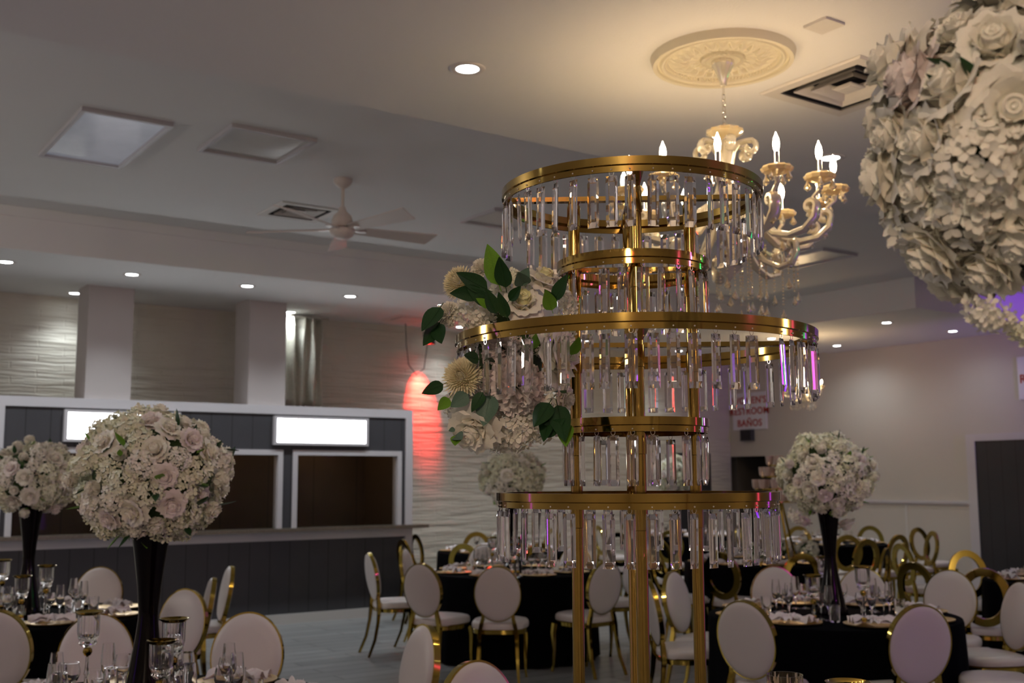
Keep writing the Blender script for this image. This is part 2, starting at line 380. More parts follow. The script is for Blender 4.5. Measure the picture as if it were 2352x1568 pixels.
# ------------------------------------------------------------ ceiling things
ring = MB().lathe([(.058, -.004), (.075, -.010), (.088, -.006), (.092, 0), (.092, .004), (.058, .004)], 28, close=True).mesh('downlight_trim', 'vent')
disc = MB().lathe([(.0001, -.002), (.06, -.002), (.06, .004), (.0001, .004)], 28).mesh('lens', 'led')
dl = []
for i, (x, y) in enumerate(DOWN):
    z = ZS if y < 12 else ZS+.02
    px = pxof((x, y, z)); 
    t = thing('downlight', '', 'ceiling light', (x, y, z), 0, 'recessed downlights in the ceiling')
    obj('trim_ring', ring, t); obj('lens', disc, t); dl.append((t, x, y, px))
DLBL = {(2.91, 4.54): 'single recessed downlight in the warm lit near ceiling', (12.5, 9.15): 'recessed downlight near the purple soffit corner',
        (14.03, 9.18): 'rightmost recessed downlight on the soffit by the right wall', (14.03, 11.2): 'recessed downlight above the small far chandelier',
        (12.5, 11.16): 'recessed downlight just above the right end of the widest gold ring', (12.56, 13.2): 'far recessed downlight seen through the widest ring',
        (3.0, 12.75): 'recessed downlight left of the left pillar, beyond the soffit edge', (5.56, 12.75): 'recessed downlight right of the right pillar above the curtain',
        (8.04, 12.72): 'recessed downlight hidden at the edge of the hanging bouquet', (1.99, 11.15): 'recessed downlight at the left edge, in the row over the bar',
        (3.16, 11.15): 'second from the left of the downlight row over the bar', (4.37, 11.15): 'third from the left of the downlight row over the bar',
        (5.58, 11.15): 'rightmost visible downlight of the row over the bar'}
rows = {}
for (t, x, y, px) in dl: rows.setdefault(round(y), []).append((x, t, (x, y)))
for k_, (yy, ls) in enumerate(sorted(rows.items())):
    nm_ = ['rear', 'row behind the camera', 'row over the near tables', 'right soffit row', 'row over the bar', 'row against the brick wall', 'far row'][min(k_, 6)]
    for i_, (x, t, key) in enumerate(sorted(ls, key=lambda e: e[0])):
        t['label'] = DLBL.get(key) or 'recessed downlight hidden or out of view, %s, %s' % (nm_, ORD[i_])

def diffuser(name, label, c, s, z, rz=0, deep=True):
    t = thing(name, label, 'vent', (c[0], c[1], z), rz)
    h = s/2; mb = MB()
    def sq(a, b, za, zb, mi=0):    # square sloping ring from half size a at za to b at zb
        va = [(-a, -a, za), (a, -a, za), (a, a, za), (-a, a, za)]; vb = [(-b, -b, zb), (b, -b, zb), (b, b, zb), (-b, b, zb)]
        vc = [(x, y, z_-.0+.006) for x, y, z_ in va]; vd = [(x, y, z_+.006) for x, y, z_ in vb]
        mb.add(va+vb+vc+vd, [(k, (k+1) % 4, 4+(k+1) % 4, 4+k) for k in range(4)]+[(8+k, 12+k, 12+(k+1) % 4, 8+(k+1) % 4) for k in range(4)], mi)
    sq(h, h-.012, -.002, -.012); sq(h-.012, h-.075, -.012, -.010)
    obj('frame', mb.mesh('frame', 'vent', False), t)
    mb = MB(); st_ = (h-.075)/4
    for k in range(4):
        a = h-.075-k*st_-(.012 if k == 0 else 0)
        if k == 3: sq(a, a*.6, -.006, -.010); mb.box((-a*.6, -a*.6, -.012), (a*.6, a*.6, -.006))
        else:
            if k == 0: continue
            sq(a+.012, a-st_*.45, -.010, .035)
    if not deep: mb = MB().box((-h+.1, -h+.1, -.014), (h-.1, h-.1, -.008))
    obj('louvres', mb.mesh('louvres', 'vent', False), t)
    if deep:
        g = h-.075; obj('duct', MB().box((-g+.002, -g+.002, .1), (g-.002, g-.002, .105)).box((-g, -g, 0), (-g+.003, g, .1)).box((g-.003, -g, 0), (g, g, .1)).box((-g, -g, 0), (g, -g+.003, .1)).box((-g, g-.003, 0), (g, g, .1)).mesh('duct', 'ventd', False), t)
    else: obj('duct', MB().box((-h+.07, -h+.07, -.004), (h-.07, h-.07, -.002)).mesh('duct', 'ventd', False), t)
    return t
diffuser('ceiling_vent', 'large square four-way air vent in the warm near ceiling, beside the big flower ball', (4.73, 3.63), .66, ZS)
diffuser('ceiling_vent', 'square air vent in the raised ceiling behind the ceiling fan', (4.12, 9.28), .60, ZT)
diffuser('ceiling_vent', 'square air vent in the soffit left of the hanging bouquet, near the brick wall', (7.05, 12.45), .5, ZS+.02, deep=False)
t = thing('ceiling_cover_plate', 'small white square cover plate in the ceiling right of the medallion', 'cover plate', (3.96, 3.16, ZS))
obj('plate', MB().box((-.065, -.065, -.012), (.065, .065, 0)).mesh('plate', 'vent', False), t)
def panel(name, label, x0, x1, y0, y1, m_, cat='ceiling panel'):
    t = thing(name, label, cat, ((x0+x1)/2, (y0+y1)/2, ZT)); a, b = (x1-x0)/2, (y1-y0)/2; w_ = .03
    mb = MB().box((-a, -b, -.03), (a, -b+w_, 0)).box((-a, b-w_, -.03), (a, b, 0)).box((-a, -b+w_, -.03), (-a+w_, b-w_, 0)).box((a-w_, -b+w_, -.03), (a, b-w_, 0))
    obj('frame', mb.mesh('frame', 'trim', False), t)
    obj('panel', MB().box((-a+w_, -b+w_, -.008), (a-w_, b-w_, 0)).mesh('panel', m_, False), t)
panel('skylight_panel', 'glossy pale skylight panel in the raised ceiling at far left', 1.73, 2.34, 7.39, 8.66, 'skyl')
panel('ceiling_panel', 'flat recessed ceiling panel between the skylight and the fan', 2.67, 3.31, 7.17, 7.87, 'troffer')
panel('ceiling_panel', 'flat ceiling panel left of the top crystal ring', 5.51, 6.15, 8.15, 8.73, 'troffer')
panel('ceiling_panel', 'pale ceiling panel seen below the chandelier', 9.42, 10.0, 7.65, 8.57, 'troffer')

# fan
fan = thing('ceiling_fan', 'beige five-blade ceiling fan on a short rod in the raised ceiling', 'ceiling fan', (3.95, 8.05, ZT))
obj('canopy', MB().lathe([(.0001, 0), (.075, 0), (.078, -.02), (.06, -.05), (.03, -.075), (.018, -.08), (.0001, -.08)], 28).mesh('canopy', 'fan'), fan)
obj('rod', MB().lathe([(.013, -.07), (.013, -.24), (.03, -.27)], 16).mesh('rod', 'fan'), fan)
obj('motor', MB().lathe([(.02, -.23), (.035, -.27), (.075, -.31), (.088, -.35), (.09, -.395), (.098, -.40), (.098, -.41)], 32).mesh('motor', 'fan'), fan)
obj('lower_cap', MB().lathe([(.094, -.415), (.102, -.42), (.104, -.44), (.085, -.475), (.05, -.495), (.0001, -.50)], 32).mesh('lower_cap', 'fan'), fan)
def blade(u, v):
    wd = .05+.035*u; x = .12+u*.70 - (.05*v*u*.8 if u > .95 else 0)
    y = (v-.5)*2*wd; return (x, y, -.415-y*.30)
bm = MB().grid(lambda u, v: blade(u, v), 10, 4); bm.grid(lambda u, v: tuple(Vector(blade(u, 1-v))-Vector((0, 0, .008))), 10, 4)
e0 = [blade(u/10, 0) for u in range(11)]; e1 = [blade(u/10, 1) for u in range(11)]
for ed in (e0, e1):
    bm.add([p for p in ed]+[(p[0], p[1], p[2]-.008) for p in ed], [(i, i+1, i+12, i+11) for i in range(10)])
for uu in (0, 1):
    ed = [blade(uu, v/4) for v in range(5)]; bm.add([p for p in ed]+[(p[0], p[1], p[2]-.008) for p in ed], [(i, i+1, i+6, i+5) for i in range(4)])
bmesh_ = bm.mesh('blade', 'fan')
iron = MB().box((.07, -.03, -.43), (.2, .03, -.42)).mesh('blade_iron', 'fan', False)
for k in range(5):
    a = math.radians(-77+72*k)
    b = obj('blade', bmesh_, fan, rot=(0, 0, a)); obj('blade_iron', iron, b)

# medallion
t = thing('ceiling_medallion', 'round ornate plaster medallion on the ceiling above the big chandelier', 'ceiling medallion', (3.86, 3.70, ZS))
R0 = .352
def med(u, v):
    a = 2*PI*u; r = v*R0; q = v
    z = -.012
    if q > .97: z = -.040*max(0, (1-q)/.03)
    elif q > .90: z = -.040
    elif q > .87: z = -.026
    elif q > .80: z = -.026-.012*sin((q-.80)/.07*PI)
    elif q > .76: z = -.010-.014*abs(sin(45*a))
    elif q > .30:
        t_ = (q-.30)/.46; pet = abs(cos(12*a)); z = -.010-.018*sin(PI*t_)*(pet**.5) + .008*(sin(t_*14+4*pet))*sin(PI*t_)
    elif q > .24: z = -.020-.010*abs(sin(30*a))
    else: z = -.024
    return (r*cos(a), r*sin(a), z)
mb = MB().grid(med, 360, 90); obj('plaster_rose', mb.mesh('plaster_rose', 'plaster', True, 60), t)

# ------------------------------------------------------------ crystal prism and drops
def prism_mesh():
    w_, l = .0122, .102
    mb = MB(); sec = [(-w_, 0), (-.005, -.0045), (.005, -.0045), (w_, 0), (.005, .0035), (-.005, .0035)]
    vs = []
    for z, k in ((0, .55), (-.011, 1), (-l+.013, 1), (-l, .0)):
        for (x, y) in sec:
            if z == 0: vs.append((x*.96, y*.2, z))
            elif z == -l: vs.append((x*.98, y*.12, z))
            else: vs.append((x, y, z))
    fs = [(j*6+i, (j+1)*6+i, (j+1)*6+(i+1) % 6, j*6+(i+1) % 6) for j in range(3) for i in range(6)] + [tuple(range(6)), tuple(reversed(range(18, 24)))]
    return mb.add(vs, fs)
PRISM = prism_mesh(); prism_me = PRISM.mesh('crystal_prism', 'crystal', False)
def drop_mb(l=.05, r=.016, n=8):
    return MB().lathe([(.0008, 0), (r*.35, -l*.3), (r, -l*.68), (r*.85, -l*.82), (.0005, -l)], n, sy=.6)
DROP = drop_mb(); drop_me = DROP.mesh('crystal_drop', 'cdrop', False)

# ------------------------------------------------------------ chandelier
def chandelier(name, label, x, y, ztop, S, n, drop, me_cache={}):
    """S scales the body; drop = chain length to the crown"""
    t = thing(name, label, 'chandelier', (x, y, ztop))
    obj('canopy', MB().lathe([(.0001, 0), (.052, -.002), (.055, -.02), (.045, -.035), (.03, -.07), (.018, -.10), (.014, -.125), (.0001, -.13)], 24, rib=.05, ribn=12).mesh('canopy', 'chand'), t)
    mb = MB().tube([(0, 0, -.12), (0, 0, -.17)], .007)
    z = -.165; k = 0
    while z > -drop+.01:
        pts = [(.010*cos(a), 0, -.017+.019*sin(a)) for a in [2*PI*i/12 for i in range(13)]]
        lk = MB().tube(pts, .0022, 6, cap=False); mb.merge(lk, Matrix.Translation((0, 0, z)) @ Matrix.Rotation(PI/2*k, 4, 'Z')); z -= .030; k += 1
    obj('chain', mb.mesh('chain', 'chrome'), t)
    b = -drop
    def s(pr): return [(r*S, b+z*S) for r, z in pr]
    obj('crown', MB().lathe(s([(.001, 0), (.05, .01), (.085, -.005), (.088, -.02), (.06, -.04), (.03, -.05), (.02, -.055)]), 24, rib=.06, ribn=12).mesh('crown', 'bob'), t)
    obj('column', MB().lathe(s([(.001, -.03), (.022, -.05), (.03, -.09), (.04, -.14), (.03, -.2), (.018, -.24), (.045, -.28), (.055, -.32), (.03, -.36), (.022, -.42), (.06, -.46), (.07, -.52), (.05, -.57), (.03, -.60), (.06, -.66), (.07, -.69), (.03, -.73), (.001, -.76)]), 20, rib=.04, ribn=10).mesh('column', 'chand'), t)
    def scroll(cx, cz, r_a, r_b, a0, a1, k=18): return [(cx+(r_a+(r_b-r_a)*i/k)*cos(a0+(a1-a0)*i/k), 0, cz+(r_a+(r_b-r_a)*i/k)*sin(a0+(a1-a0)*i/k)) for i in range(k+1)]
    arm = [(.03, 0, -.40), (.09, 0, -.385), (.14, 0, -.42), (.19, 0, -.50), (.26, 0, -.565), (.34, 0, -.585), (.42, 0, -.57), (.475, 0, -.52), (.485, 0, -.47)]
    arm += scroll(.455, -.47, .03, .012, 0, PI*1.6, 12)[1:]
    low = [(.03, 0, -.50), (.09, 0, -.52), (.12, 0, -.60), (.18, 0, -.68), (.25, 0, -.715), (.31, 0, -.70), (.335, 0, -.65), (.33, 0, -.61)] + scroll(.312, -.61, .018, .008, 0, PI*1.5, 8)[1:]
    upp = [(.02, 0, -.22), (.04, 0, -.12), (.07, 0, -.08), (.11, 0, -.075)] + scroll(.125, -.11, .037, .012, PI/2, -PI*1.3, 14)[1:]
    def tb(path, r): return MB().tube([(p[0]*S, p[1]*S, b+p[2]*S) for p in path], r*1.9*S, 8, flat=1.7, up=(0, 1, 0))
    arm_me = tb(arm, .009).mesh('arm', 'chand'); low_me = tb(low, .008).mesh('lower_arm', 'chand'); upp_me = tb(upp, .007).mesh('upper_scroll', 'chand')
    cx = .505
    DZ = -.065; b += DZ*S
    st = MB().tube([(.44*S, 0, b-.40*S), (.47*S, 0, b-.36*S), (cx*S, 0, b-.33*S)], .008*S, 8).lathe(s([(.004, -.34), (.012, -.33), (.015, -.31), (.006, -.30)]), 12, (cx*S, 0, 0)).mesh('cup_stem', 'chand')
    dish = MB().lathe(s([(.004, -.305), (.03, -.30), (.064, -.288), (.070, -.272), (.060, -.262), (.03, -.255), (.004, -.25)]), 24, (cx*S, 0, 0), rib=.05, ribn=12).mesh('bobeche', 'bob')
    tube = MB().lathe(s([(.012, -.255), (.012, -.195), (.001, -.195)]), 12, (cx*S, 0, 0)).mesh('candle_tube', 'chrome')
    bulb = MB().lathe(s([(.007, -.197), (.013, -.18), (.0155, -.16), (.012, -.135), (.005, -.118), (.001, -.105)]), 14, (cx*S, 0, 0)).mesh('candle_bulb', 'bulb')
    bb = b; b -= DZ*S
    for k in range(n):
        a = math.radians(15)-YAW + 2*PI*k/n
        am = obj('arm', arm_me, t, rot=(0, 0, a)); obj('cup_stem', st, am); obj('bobeche', dish, am); obj('candle_tube', tube, am); obj('candle_bulb', bulb, am)
        for q in range(4):
            qa = PI/2*q+.6; obj('crystal_drop', drop_me, am, loc=((cx+.055*cos(qa))*S, 0.055*sin(qa)*S, bb-.285*S), rot=(0, 0, qa), scale=S*1.15)
        obj('crystal_drop', drop_me, am, loc=(.30*S, 0, b-.60*S), rot=(0, 0, .7), scale=S*1.2)
        obj('crystal_drop', drop_me, am, loc=(.455*S, .0, b-.52*S), rot=(0, 0, .7), scale=S*1.2)
        if k % 2 == 0:
            obj('lower_arm', low_me, t, rot=(0, 0, a+.26)); obj('upper_scroll', upp_me, t, rot=(0, 0, a+.26))
    # bead strings and the bottom tassels of drops
    mb = MB(); rnd = random.Random(3)
    nb = 0
    for k in range(34):
        a = 2*PI*k/34*1.0; r = (.30 if k % 2 else .17)*S*(.9+.2*rnd.random()); z0 = -.66 if k % 2 else -.60; l = .10+.12*rnd.random()+(0 if k % 2 else .08)
        for j in range(int(l/.016)):
            mb.sphere((r*cos(a), r*sin(a), b+(z0-j*.016)*S), .0055*S, 6)
        obj('crystal_drop', drop_me, t, loc=(r*cos(a), r*sin(a), b+(z0-l)*S), rot=(0, 0, a*3), scale=S*1.1)
    bs = obj('bead_strings', mb.mesh('bead_strings', 'cdrop', False), t); bs['kind'] = 'stuff'
    return t, bb, cx*S
ch, b_, rr_ = chandelier('chandelier', 'large lit candle chandelier with cream scroll arms and crystal drops under the medallion', 3.86, 3.70, ZS-.024, .99, 12, .345)
for k in range(12):
    a = math.radians(15)-YAW+2*PI*k/12
    light('POINT', (3.86+rr_*cos(a), 3.70+rr_*sin(a), ZS-.024+b_-.135), 1.5, WARM, .02, name='candle_light')
ch2p = atX(1843, 900, 12.6)
ch2, b2_, r2_ = chandelier('chandelier', 'small distant lit candle chandelier near the restroom wall', ch2p.x, ch2p.y, ZS, .56, 8, .56)
light('POINT', (ch2p.x, ch2p.y, ZS-.62), 14, WARM, .15, name='candle_light')
light('POINT', (-2.6, 7.9, 2.9), 60, (1.0, .93, .86), .25, name='fill_light_left')  # added fill out of view, brightens tray and bulkhead; no fixture hangs here
light('POINT', (8.5, -2.0, 2.9), 45, (1.0, .80, .58), .25, name='fill_light_rear')  # added warm fill from the rear to lift the ceilings, no fixture
light('POINT', (-1.6, -1.2, 2.9), 65, (1.0, .82, .62), .25, name='fill_light_behind_camera')  # added fill behind the camera for ceiling and flowers, no fixture

# ------------------------------------------------------------ crystal stand
SD = 2.40
sc = atD(1461, 1101, SD); SX, SY = sc.x, sc.y
stand = thing('crystal_stand', 'tall tiered gold display stand hung with crystal prisms', 'display stand', (SX, SY, .76))
def rise(ypx, d): return (ray(1459, ypx).z/ray(1459, ypx).dot(hF))*d
# (radius, front-bottom-edge pixel row, lip)
TIERS = []
for (r, yb) in ((.286, 386), (.166, 598), (.389, 748), (.158, 985), (.300, 1166)):
    TIERS.append((r, H+rise(yb, SD-r)))
rndc = random.Random(5)
lat = YAW   # angle helper: direction of hR is -YAW about Z
candidates = []
for ti, (r, zb) in enumerate(TIERS):
    z = zb-.76
    prof = [(r, .026), (r, .010), (r-.004, .008), (r-.004, -.004+.0), (r-.008, -.004), (r-.008, .008), (r-.022, .010), (r-.022, .026)]
    mb = MB().lathe([(a, z+b) for a, b in prof], 128, close=True)
    for k in (0, 1):     # the crossing flat bars that carry the ring
        a = -YAW-.045+k*PI/2; d = Vector((cos(a), sin(a), 0))
        e = d*(r-.012); nrm = Vector((-d.y, d.x, 0))*.010
        q = [-e-nrm, e-nrm, e+nrm, -e+nrm]
        vs = [(p.x, p.y, z+zz) for zz in (.006, .016) for p in q]
        mb.add(vs, [(0, 3, 2, 1), (4, 5, 6, 7), (0, 1, 5, 4), (1, 2, 6, 5), (2, 3, 7, 6), (3, 0, 4, 7)])
    n = int(2*PI*r/.0405)
    hooks = MB()
    tier = obj('tier_ring', mb.mesh('tier_ring', 'brass', True, 35), stand)
    for i in range(n):
        a = 2*PI*i/n+.1*ti+rndc.uniform(-.012, .012)
        if rndc.random() < .06: continue
        d = Vector((cos(a), sin(a), 0)); p = d*(r-.006)
        hk = MB().tube([(0, .003*cos(w_), -.006-.006*cos(w_)+.0) if 0 else (.0045*sin(w_), 0, -.006+.0055*cos(w_)) for w_ in [2*PI*j/10 for j in range(11)]], .0006, 4, cap=False)
        hooks.merge(hk, Matrix.Translation((p.x, p.y, z)) @ Matrix.Rotation(a+PI/2, 4, 'Z'))
        sc_ = MB().sphere((0, 0, 0), .0018, 6); hooks.merge(sc_, Matrix.Translation((d.x*(r-.003), d.y*(r-.003), z+.001)), 1)
        dist = (Vector((SX, SY, 0))+p).length
        candidates.append((dist, ti, p.x, p.y, z-.012, a+PI/2+rndc.uniform(-.5, .5), rndc.uniform(-.03, .03), tier))
    obj('hooks', hooks.mesh('hooks', ['chrome', 'vent']), tier)['kind'] = 'stuff'
candidates.sort(key=lambda c: c[0])
rest = MB()
for i, (dist, ti, x, y, z, a, tl, tier) in enumerate(candidates):
    if i < 100: obj('crystal', prism_me, tier, (x, y, z), (tl, 0, a))
    else: rest.merge(PRISM, Matrix.Translation((x, y, z)) @ Euler((tl, 0, a)).to_matrix().to_4x4())
ro = obj('crystal_fringe', rest.mesh('crystal_fringe', 'crystal', False), stand); ro['kind'] = 'stuff'
ztop = TIERS[0][1]-.76+.006
for k in range(4):
    a = -YAW-.045+k*PI/2; x, y = .127*cos(a), .127*sin(a)
    pr = [(.0128, .0)]
    for (r, zb) in TIERS[::-1]:
        zz = zb-.76
        pr += [(.0128, zz-.05), (.0146, zz-.049), (.0146, zz-.004), (.0128, zz-.003)] if k != 1 else [(.0128, zz-.03), (.0122, zz-.028), (.0128, zz-.026)]
    pr += [(.0128, ztop), (.0001, ztop)]
    obj('post', MB().lathe([(a_, b_2) for a_, b_2 in pr], 20, (x, y, 0)).mesh('post', 'brass', True, 30), stand)
obj('base_plate', MB().lathe([(.0001, 0), (.20, 0), (.20, .012), (.0001, .014)], 48).mesh('base_plate', 'brass'), stand)

# ------------------------------------------------------------ flowers
def petal(mb, th, w_, l, tilt, curl, r0_=.02, mi=0, ruf=0, nu=4, nv=5, z0=0, rnd=random):
    """a petal growing from the axis: tilt from vertical, curl bends outward at the tip"""
    ph = rnd.random()*6
    def fn(u, v):
        s = (u-.5)*2; wd = w_*(sin(PI*min(1, .12+.80*v))**.6)
        ang = tilt+curl*v*v; 
        rad = r0_ + l*v*sin(tilt+curl*v*v*.5); z = z0 + l*v*cos(tilt+curl*v*v*.6)
        cup = -wd*.45*s*s*cos(ang)
        rr = rad+cup+ruf*sin(s*7+ph)*v*l*.12; z += cup*.0+ruf*sin(s*9+ph)*v*l*.08 - s*s*l*.06*v
        t = s*wd
        x = rr; y = t
        return (x*cos(th)-y*sin(th), x*sin(th)+y*cos(th), z)
    mb.grid(fn, nu, nv, mi)
def rose(seed, opn=1.0, heart=0):
    rnd = random.Random(seed); mb = MB()
    for i in range(3): petal(mb, i*2.1, .16, .92, .03, .05, .01, heart, rnd=rnd, nu=4, nv=4)
    for i in range(4): petal(mb, i*1.57+.5, .26, .93, .06, .12, .06, heart, rnd=rnd)
    for i in range(5): petal(mb, i*1.26+.2, .38, .92, .10*opn, .25*opn, .12, heart, .2, rnd=rnd, z0=-.02)
    for i in range(6): petal(mb, i*1.05+.7, .50, .90, .22*opn, .45*opn, .17, 0, .4, rnd=rnd, z0=-.05)
    for i in range(7): petal(mb, i*.9+.1, .60, .95, .45*opn, .75*opn, .20, 0, .5, rnd=rnd, z0=-.12)
    for i in range(6): petal(mb, i*1.05+.3, .62, .90, .72*opn, .9*opn, .20, 0, .6, rnd=rnd, z0=-.18)
    mb.lathe([(.30, .2), (.30, .55), (.24, .78), (.16, .84), (.10, .80), (.06, .86), (.001, .82)], 14, mi=heart)
    return mb
def floret(mb, mtx, s, rnd, mi=0):
    vs = []; fs = []; a0 = rnd.random()*6
    for k in range(4):
        a = a0+k*PI/2+rnd.uniform(-.2, .2); d = Vector((cos(a), sin(a), 0)); n = Vector((-sin(a), cos(a), 0)); Z_ = Vector((0, 0, 1))
        lift = rnd.uniform(.1, .8); b = len(vs); q = rnd.uniform(.8, 1.15)
        pts = [d*.05, d*.45+n*.42+Z_*lift*.28, d*.85+n*.40+Z_*lift*.7, d*1.12*q+n*.05+Z_*lift*.75, d*.85-n*.40+Z_*lift*.55, d*.45-n*.42+Z_*lift*.35, d*.62+Z_*lift*.22]
        vs += [mtx @ (p*s) for p in pts]; fs += [(b, b+5, b+6), (b+5, b+4, b+6), (b+4, b+3, b+6), (b+3, b+2, b+6), (b+2, b+1, b+6), (b+1, b, b+6)]
    mb.add(vs, fs, mi)
def hydrangea(seed, n=64, s=.20, R=.86, flat=.8):
    rnd = random.Random(seed); mb = MB()
    for i in range(n):
        zz = 1-1.25*(i+.5)/n; ph = i*2.39996; rr = math.sqrt(max(0, 1-zz*zz))
        d = Vector((rr*cos(ph), rr*sin(ph), zz)); p = Vector((d.x*R, d.y*R, d.z*R*flat))*rnd.uniform(.78, 1.1)
        q = (d+Vector((rnd.uniform(-.8, .8), rnd.uniform(-.8, .8), rnd.uniform(-.3, .6)))).to_track_quat('Z', 'Y')
        floret(mb, Matrix.Translation(p) @ q.to_matrix().to_4x4(), s*rnd.uniform(.75, 1.3), rnd)
    return mb
def mum(seed, n=300):
    """dahlia: a ball of narrow strap petals"""
    rnd = random.Random(seed); mb = MB()
    for i in range(n):
        zz = 1-1.3*(i+.5)/n; ph = i*2.39996; el = math.acos(zz)
        l = .55+.45*(i/n)**.5; w_ = .058
        d = Vector((sin(el)*cos(ph), sin(el)*sin(ph), cos(el))); sd = Vector((-sin(ph), cos(ph), 0)); up = Vector((-cos(el)*cos(ph), -cos(el)*sin(ph), sin(el)))
        l *= rnd.uniform(.9, 1.05)
        pts = [d*.3-sd*w_*.4, d*.3+sd*w_*.4, d*l*.75+sd*w_+up*.03, d*l*.75-sd*w_+up*.03, d*l+up*.10]
        mb.add(pts+[d*l*.72-up*.03], [(0, 1, 5), (1, 2, 5), (0, 5, 3), (5, 2, 4), (5, 4, 3)])
    return mb
def carnation(seed, n=60):
    rnd = random.Random(seed); mb = MB()
    for i in range(n):
        zz = 1-1.35*(i+.5)/n; ph = i*2.39996; el = math.acos(zz); l = .75+.25*rnd.random()
        d = Vector((sin(el)*cos(ph), sin(el)*sin(ph), cos(el))); sd = Vector((-sin(ph), cos(ph), 0)); up = d.cross(sd)
        tw = rnd.uniform(-1, 1); sd2 = sd*cos(tw)+up*sin(tw); up2 = d.cross(sd2); ph2 = rnd.random()*6
        def fn(u, v):
            s = (u-.5)*2; w_ = .08+.26*v
            return d*(.25+l*.75*v*(1-.12*s*s)+(.05*(int(u*8) % 2) if v > .9 else 0)) + sd2*(s*w_) + up2*(sin(s*8+ph2)*.07*v)
        mb.grid(fn, 8, 3)
    return mb
def leaf(curl=.4, w_=.28):
    mb = MB()
    def fn(u, v):
        s = (u-.5)*2; wd = w_*(sin(PI*min(1, v**.8))**.8)*(1-.35*v)+.004
        return (s*wd, v, curl*v*v*.5+abs(s)*wd*.35 - .0)
    mb.grid(fn, 4, 8); mb.tube([(0, -.15, 0), (0, 0, 0), (0, .5, curl*.125), (0, .95, curl*.45)], [.012, .012, .009, .003], 5); return mb
FM = {'rose': [rose(s_, o_).mesh('rose', ['petal', 'petal']) for s_, o_ in ((1, 1.0), (2, .75))],
      'bud': [rose(7, .42).mesh('rose', ['petal', 'petal'])],
      'blush': [rose(3, .9).mesh('rose', ['petalp', 'petalp'])],
      'hearted': [rose(4, 1.05, 1).mesh('rose', ['petal', 'petaly'])],
      'hyd': [hydrangea(s_).mesh('hydrangea', 'petalg') for s_ in (1, 2)], 'hydw': [hydrangea(5).mesh('hydrangea', 'petal')],
      'mum': [mum(1).mesh('dahlia', 'petalc')], 'carn': [carnation(1).mesh('carnation', 'petal'), carnation(2).mesh('carnation', 'petalp')],
      'leaf': [leaf().mesh('leaf', 'leaf')], 'leafl': [leaf(.2, .3).mesh('leaf', 'leafl')], 'leafg': [leaf(.15, .42).mesh('leaf', 'leafg')]}
ico = MB().sphere((0, 0, 0), 1, 20).mesh('foam_core', 'core')
def flower_ball(label, c, r, flat=.9, n=74, seed=0, group=None, big=1.0, tail=(), rp=.20):
    rnd = random.Random(seed)
    t = thing('flower_ball', label, 'flower arrangement', c, 0, group)
    obj('foam_core', ico, t, scale=(r*.70, r*.70, r*.70*flat))
    for i in range(n):
        zz = 1-2*(i+.5)/n; ph = i*2.39996+seed; rr = math.sqrt(1-zz*zz)
        d = Vector((rr*cos(ph), rr*sin(ph), zz)); q = rnd.random(); R_ = r*rnd.uniform(.70, .86)
        if zz < -.93: continue
        p = Vector((d.x*R_, d.y*R_, d.z*R_*flat)); rot = (d+Vector((rnd.uniform(-.3, .3), rnd.uniform(-.3, .3), rnd.uniform(-.2, .3)))).to_track_quat('Z', 'Y').to_matrix()
        s = r*.205*big
        if q < rp: obj('rose', FM['rose'][i % 2], t, p, rot, s*rnd.uniform(.85, 1.15))
        elif q > .86: obj('rose', FM['bud'][0], t, p*1.06, rot, s*rnd.uniform(.75, .95))
        elif q < rp+.08: obj('rose', FM['blush'][0], t, p, rot, s*rnd.uniform(.85, 1.0))
        elif q < rp+.30: obj('hydrangea', FM['hydw'][0], t, p, rot, s*rnd.uniform(.85, 1.15))
        else: obj('hydrangea', FM['hyd'][i % 2], t, p, rot, s*rnd.uniform(.9, 1.2))
    for i in range(40):
        d = Vector((rnd.gauss(0, 1), rnd.gauss(0, 1), rnd.gauss(0, 1))).normalized(); p = Vector((d.x, d.y, d.z*flat))*r*rnd.uniform(.78, .92)
        rot = (d+Vector((rnd.uniform(-.8, .8), rnd.uniform(-.8, .8), rnd.uniform(-.8, .8)))).to_track_quat('Y', 'Z').to_matrix()
        obj('leaf', FM['leafl' if i % 3 == 0 else 'leaf'][0], t, p, rot, r*rnd.uniform(.12, .24))
    for (dx, dz, kind, s) in tail:
        p = hR*dx*r + Vector((0, 0, dz*r)); obj('rose' if kind in ('rose', 'blush') else 'hydrangea', FM[kind][0], t, p, Vector((hR.x*dx, hR.y*dx, dz)).to_track_quat('Z', 'Y').to_matrix(), r*s)
    return t

# ------------------------------------------------------------ tables, vases and settings
def vase_me():
    pr = [(.0001, 0), (.094, 0), (.095, .006), (.082, .06), (.062, .16), (.044, .26), (.036, .33), (.036, .36), (.044, .45), (.058, .56), (.070, .64), (.078, .70), (.074, .70), (.05, .5), (.0001, .45)]
    return MB().lathe(pr, 40).mesh('vase', 'vase', True, 50)
VASE = vase_me()
def cloth_me(R=.76, zt=.76):
    mb = MB(); n = 96; prof = [(.0001, zt), (R-.02, zt), (R-.004, zt-.004), (R+.002, zt-.02)]
    vs = []; k = 0
    for (r, z) in prof:
        for i in range(n): a = 2*PI*i/n; vs.append((r*cos(a), r*sin(a), z))
    for j in range(1, 9):
        f = j/8; z = zt-.02-f*(zt-.03)
        for i in range(n):
            a = 2*PI*i/n; rr = R+.002+f*.015+f*.018*sin(a*16)+f*.008*sin(a*29+1)
            vs.append((rr*cos(a), rr*sin(a), z))
    rows = len(prof)+8
    return mb.add(vs, [(j*n+i, (j+1)*n+i, (j+1)*n+(i+1) % n, j*n+(i+1) % n) for j in range(rows-1) for i in range(n)])
CLOTH = cloth_me().mesh('tablecloth', 'cloth')
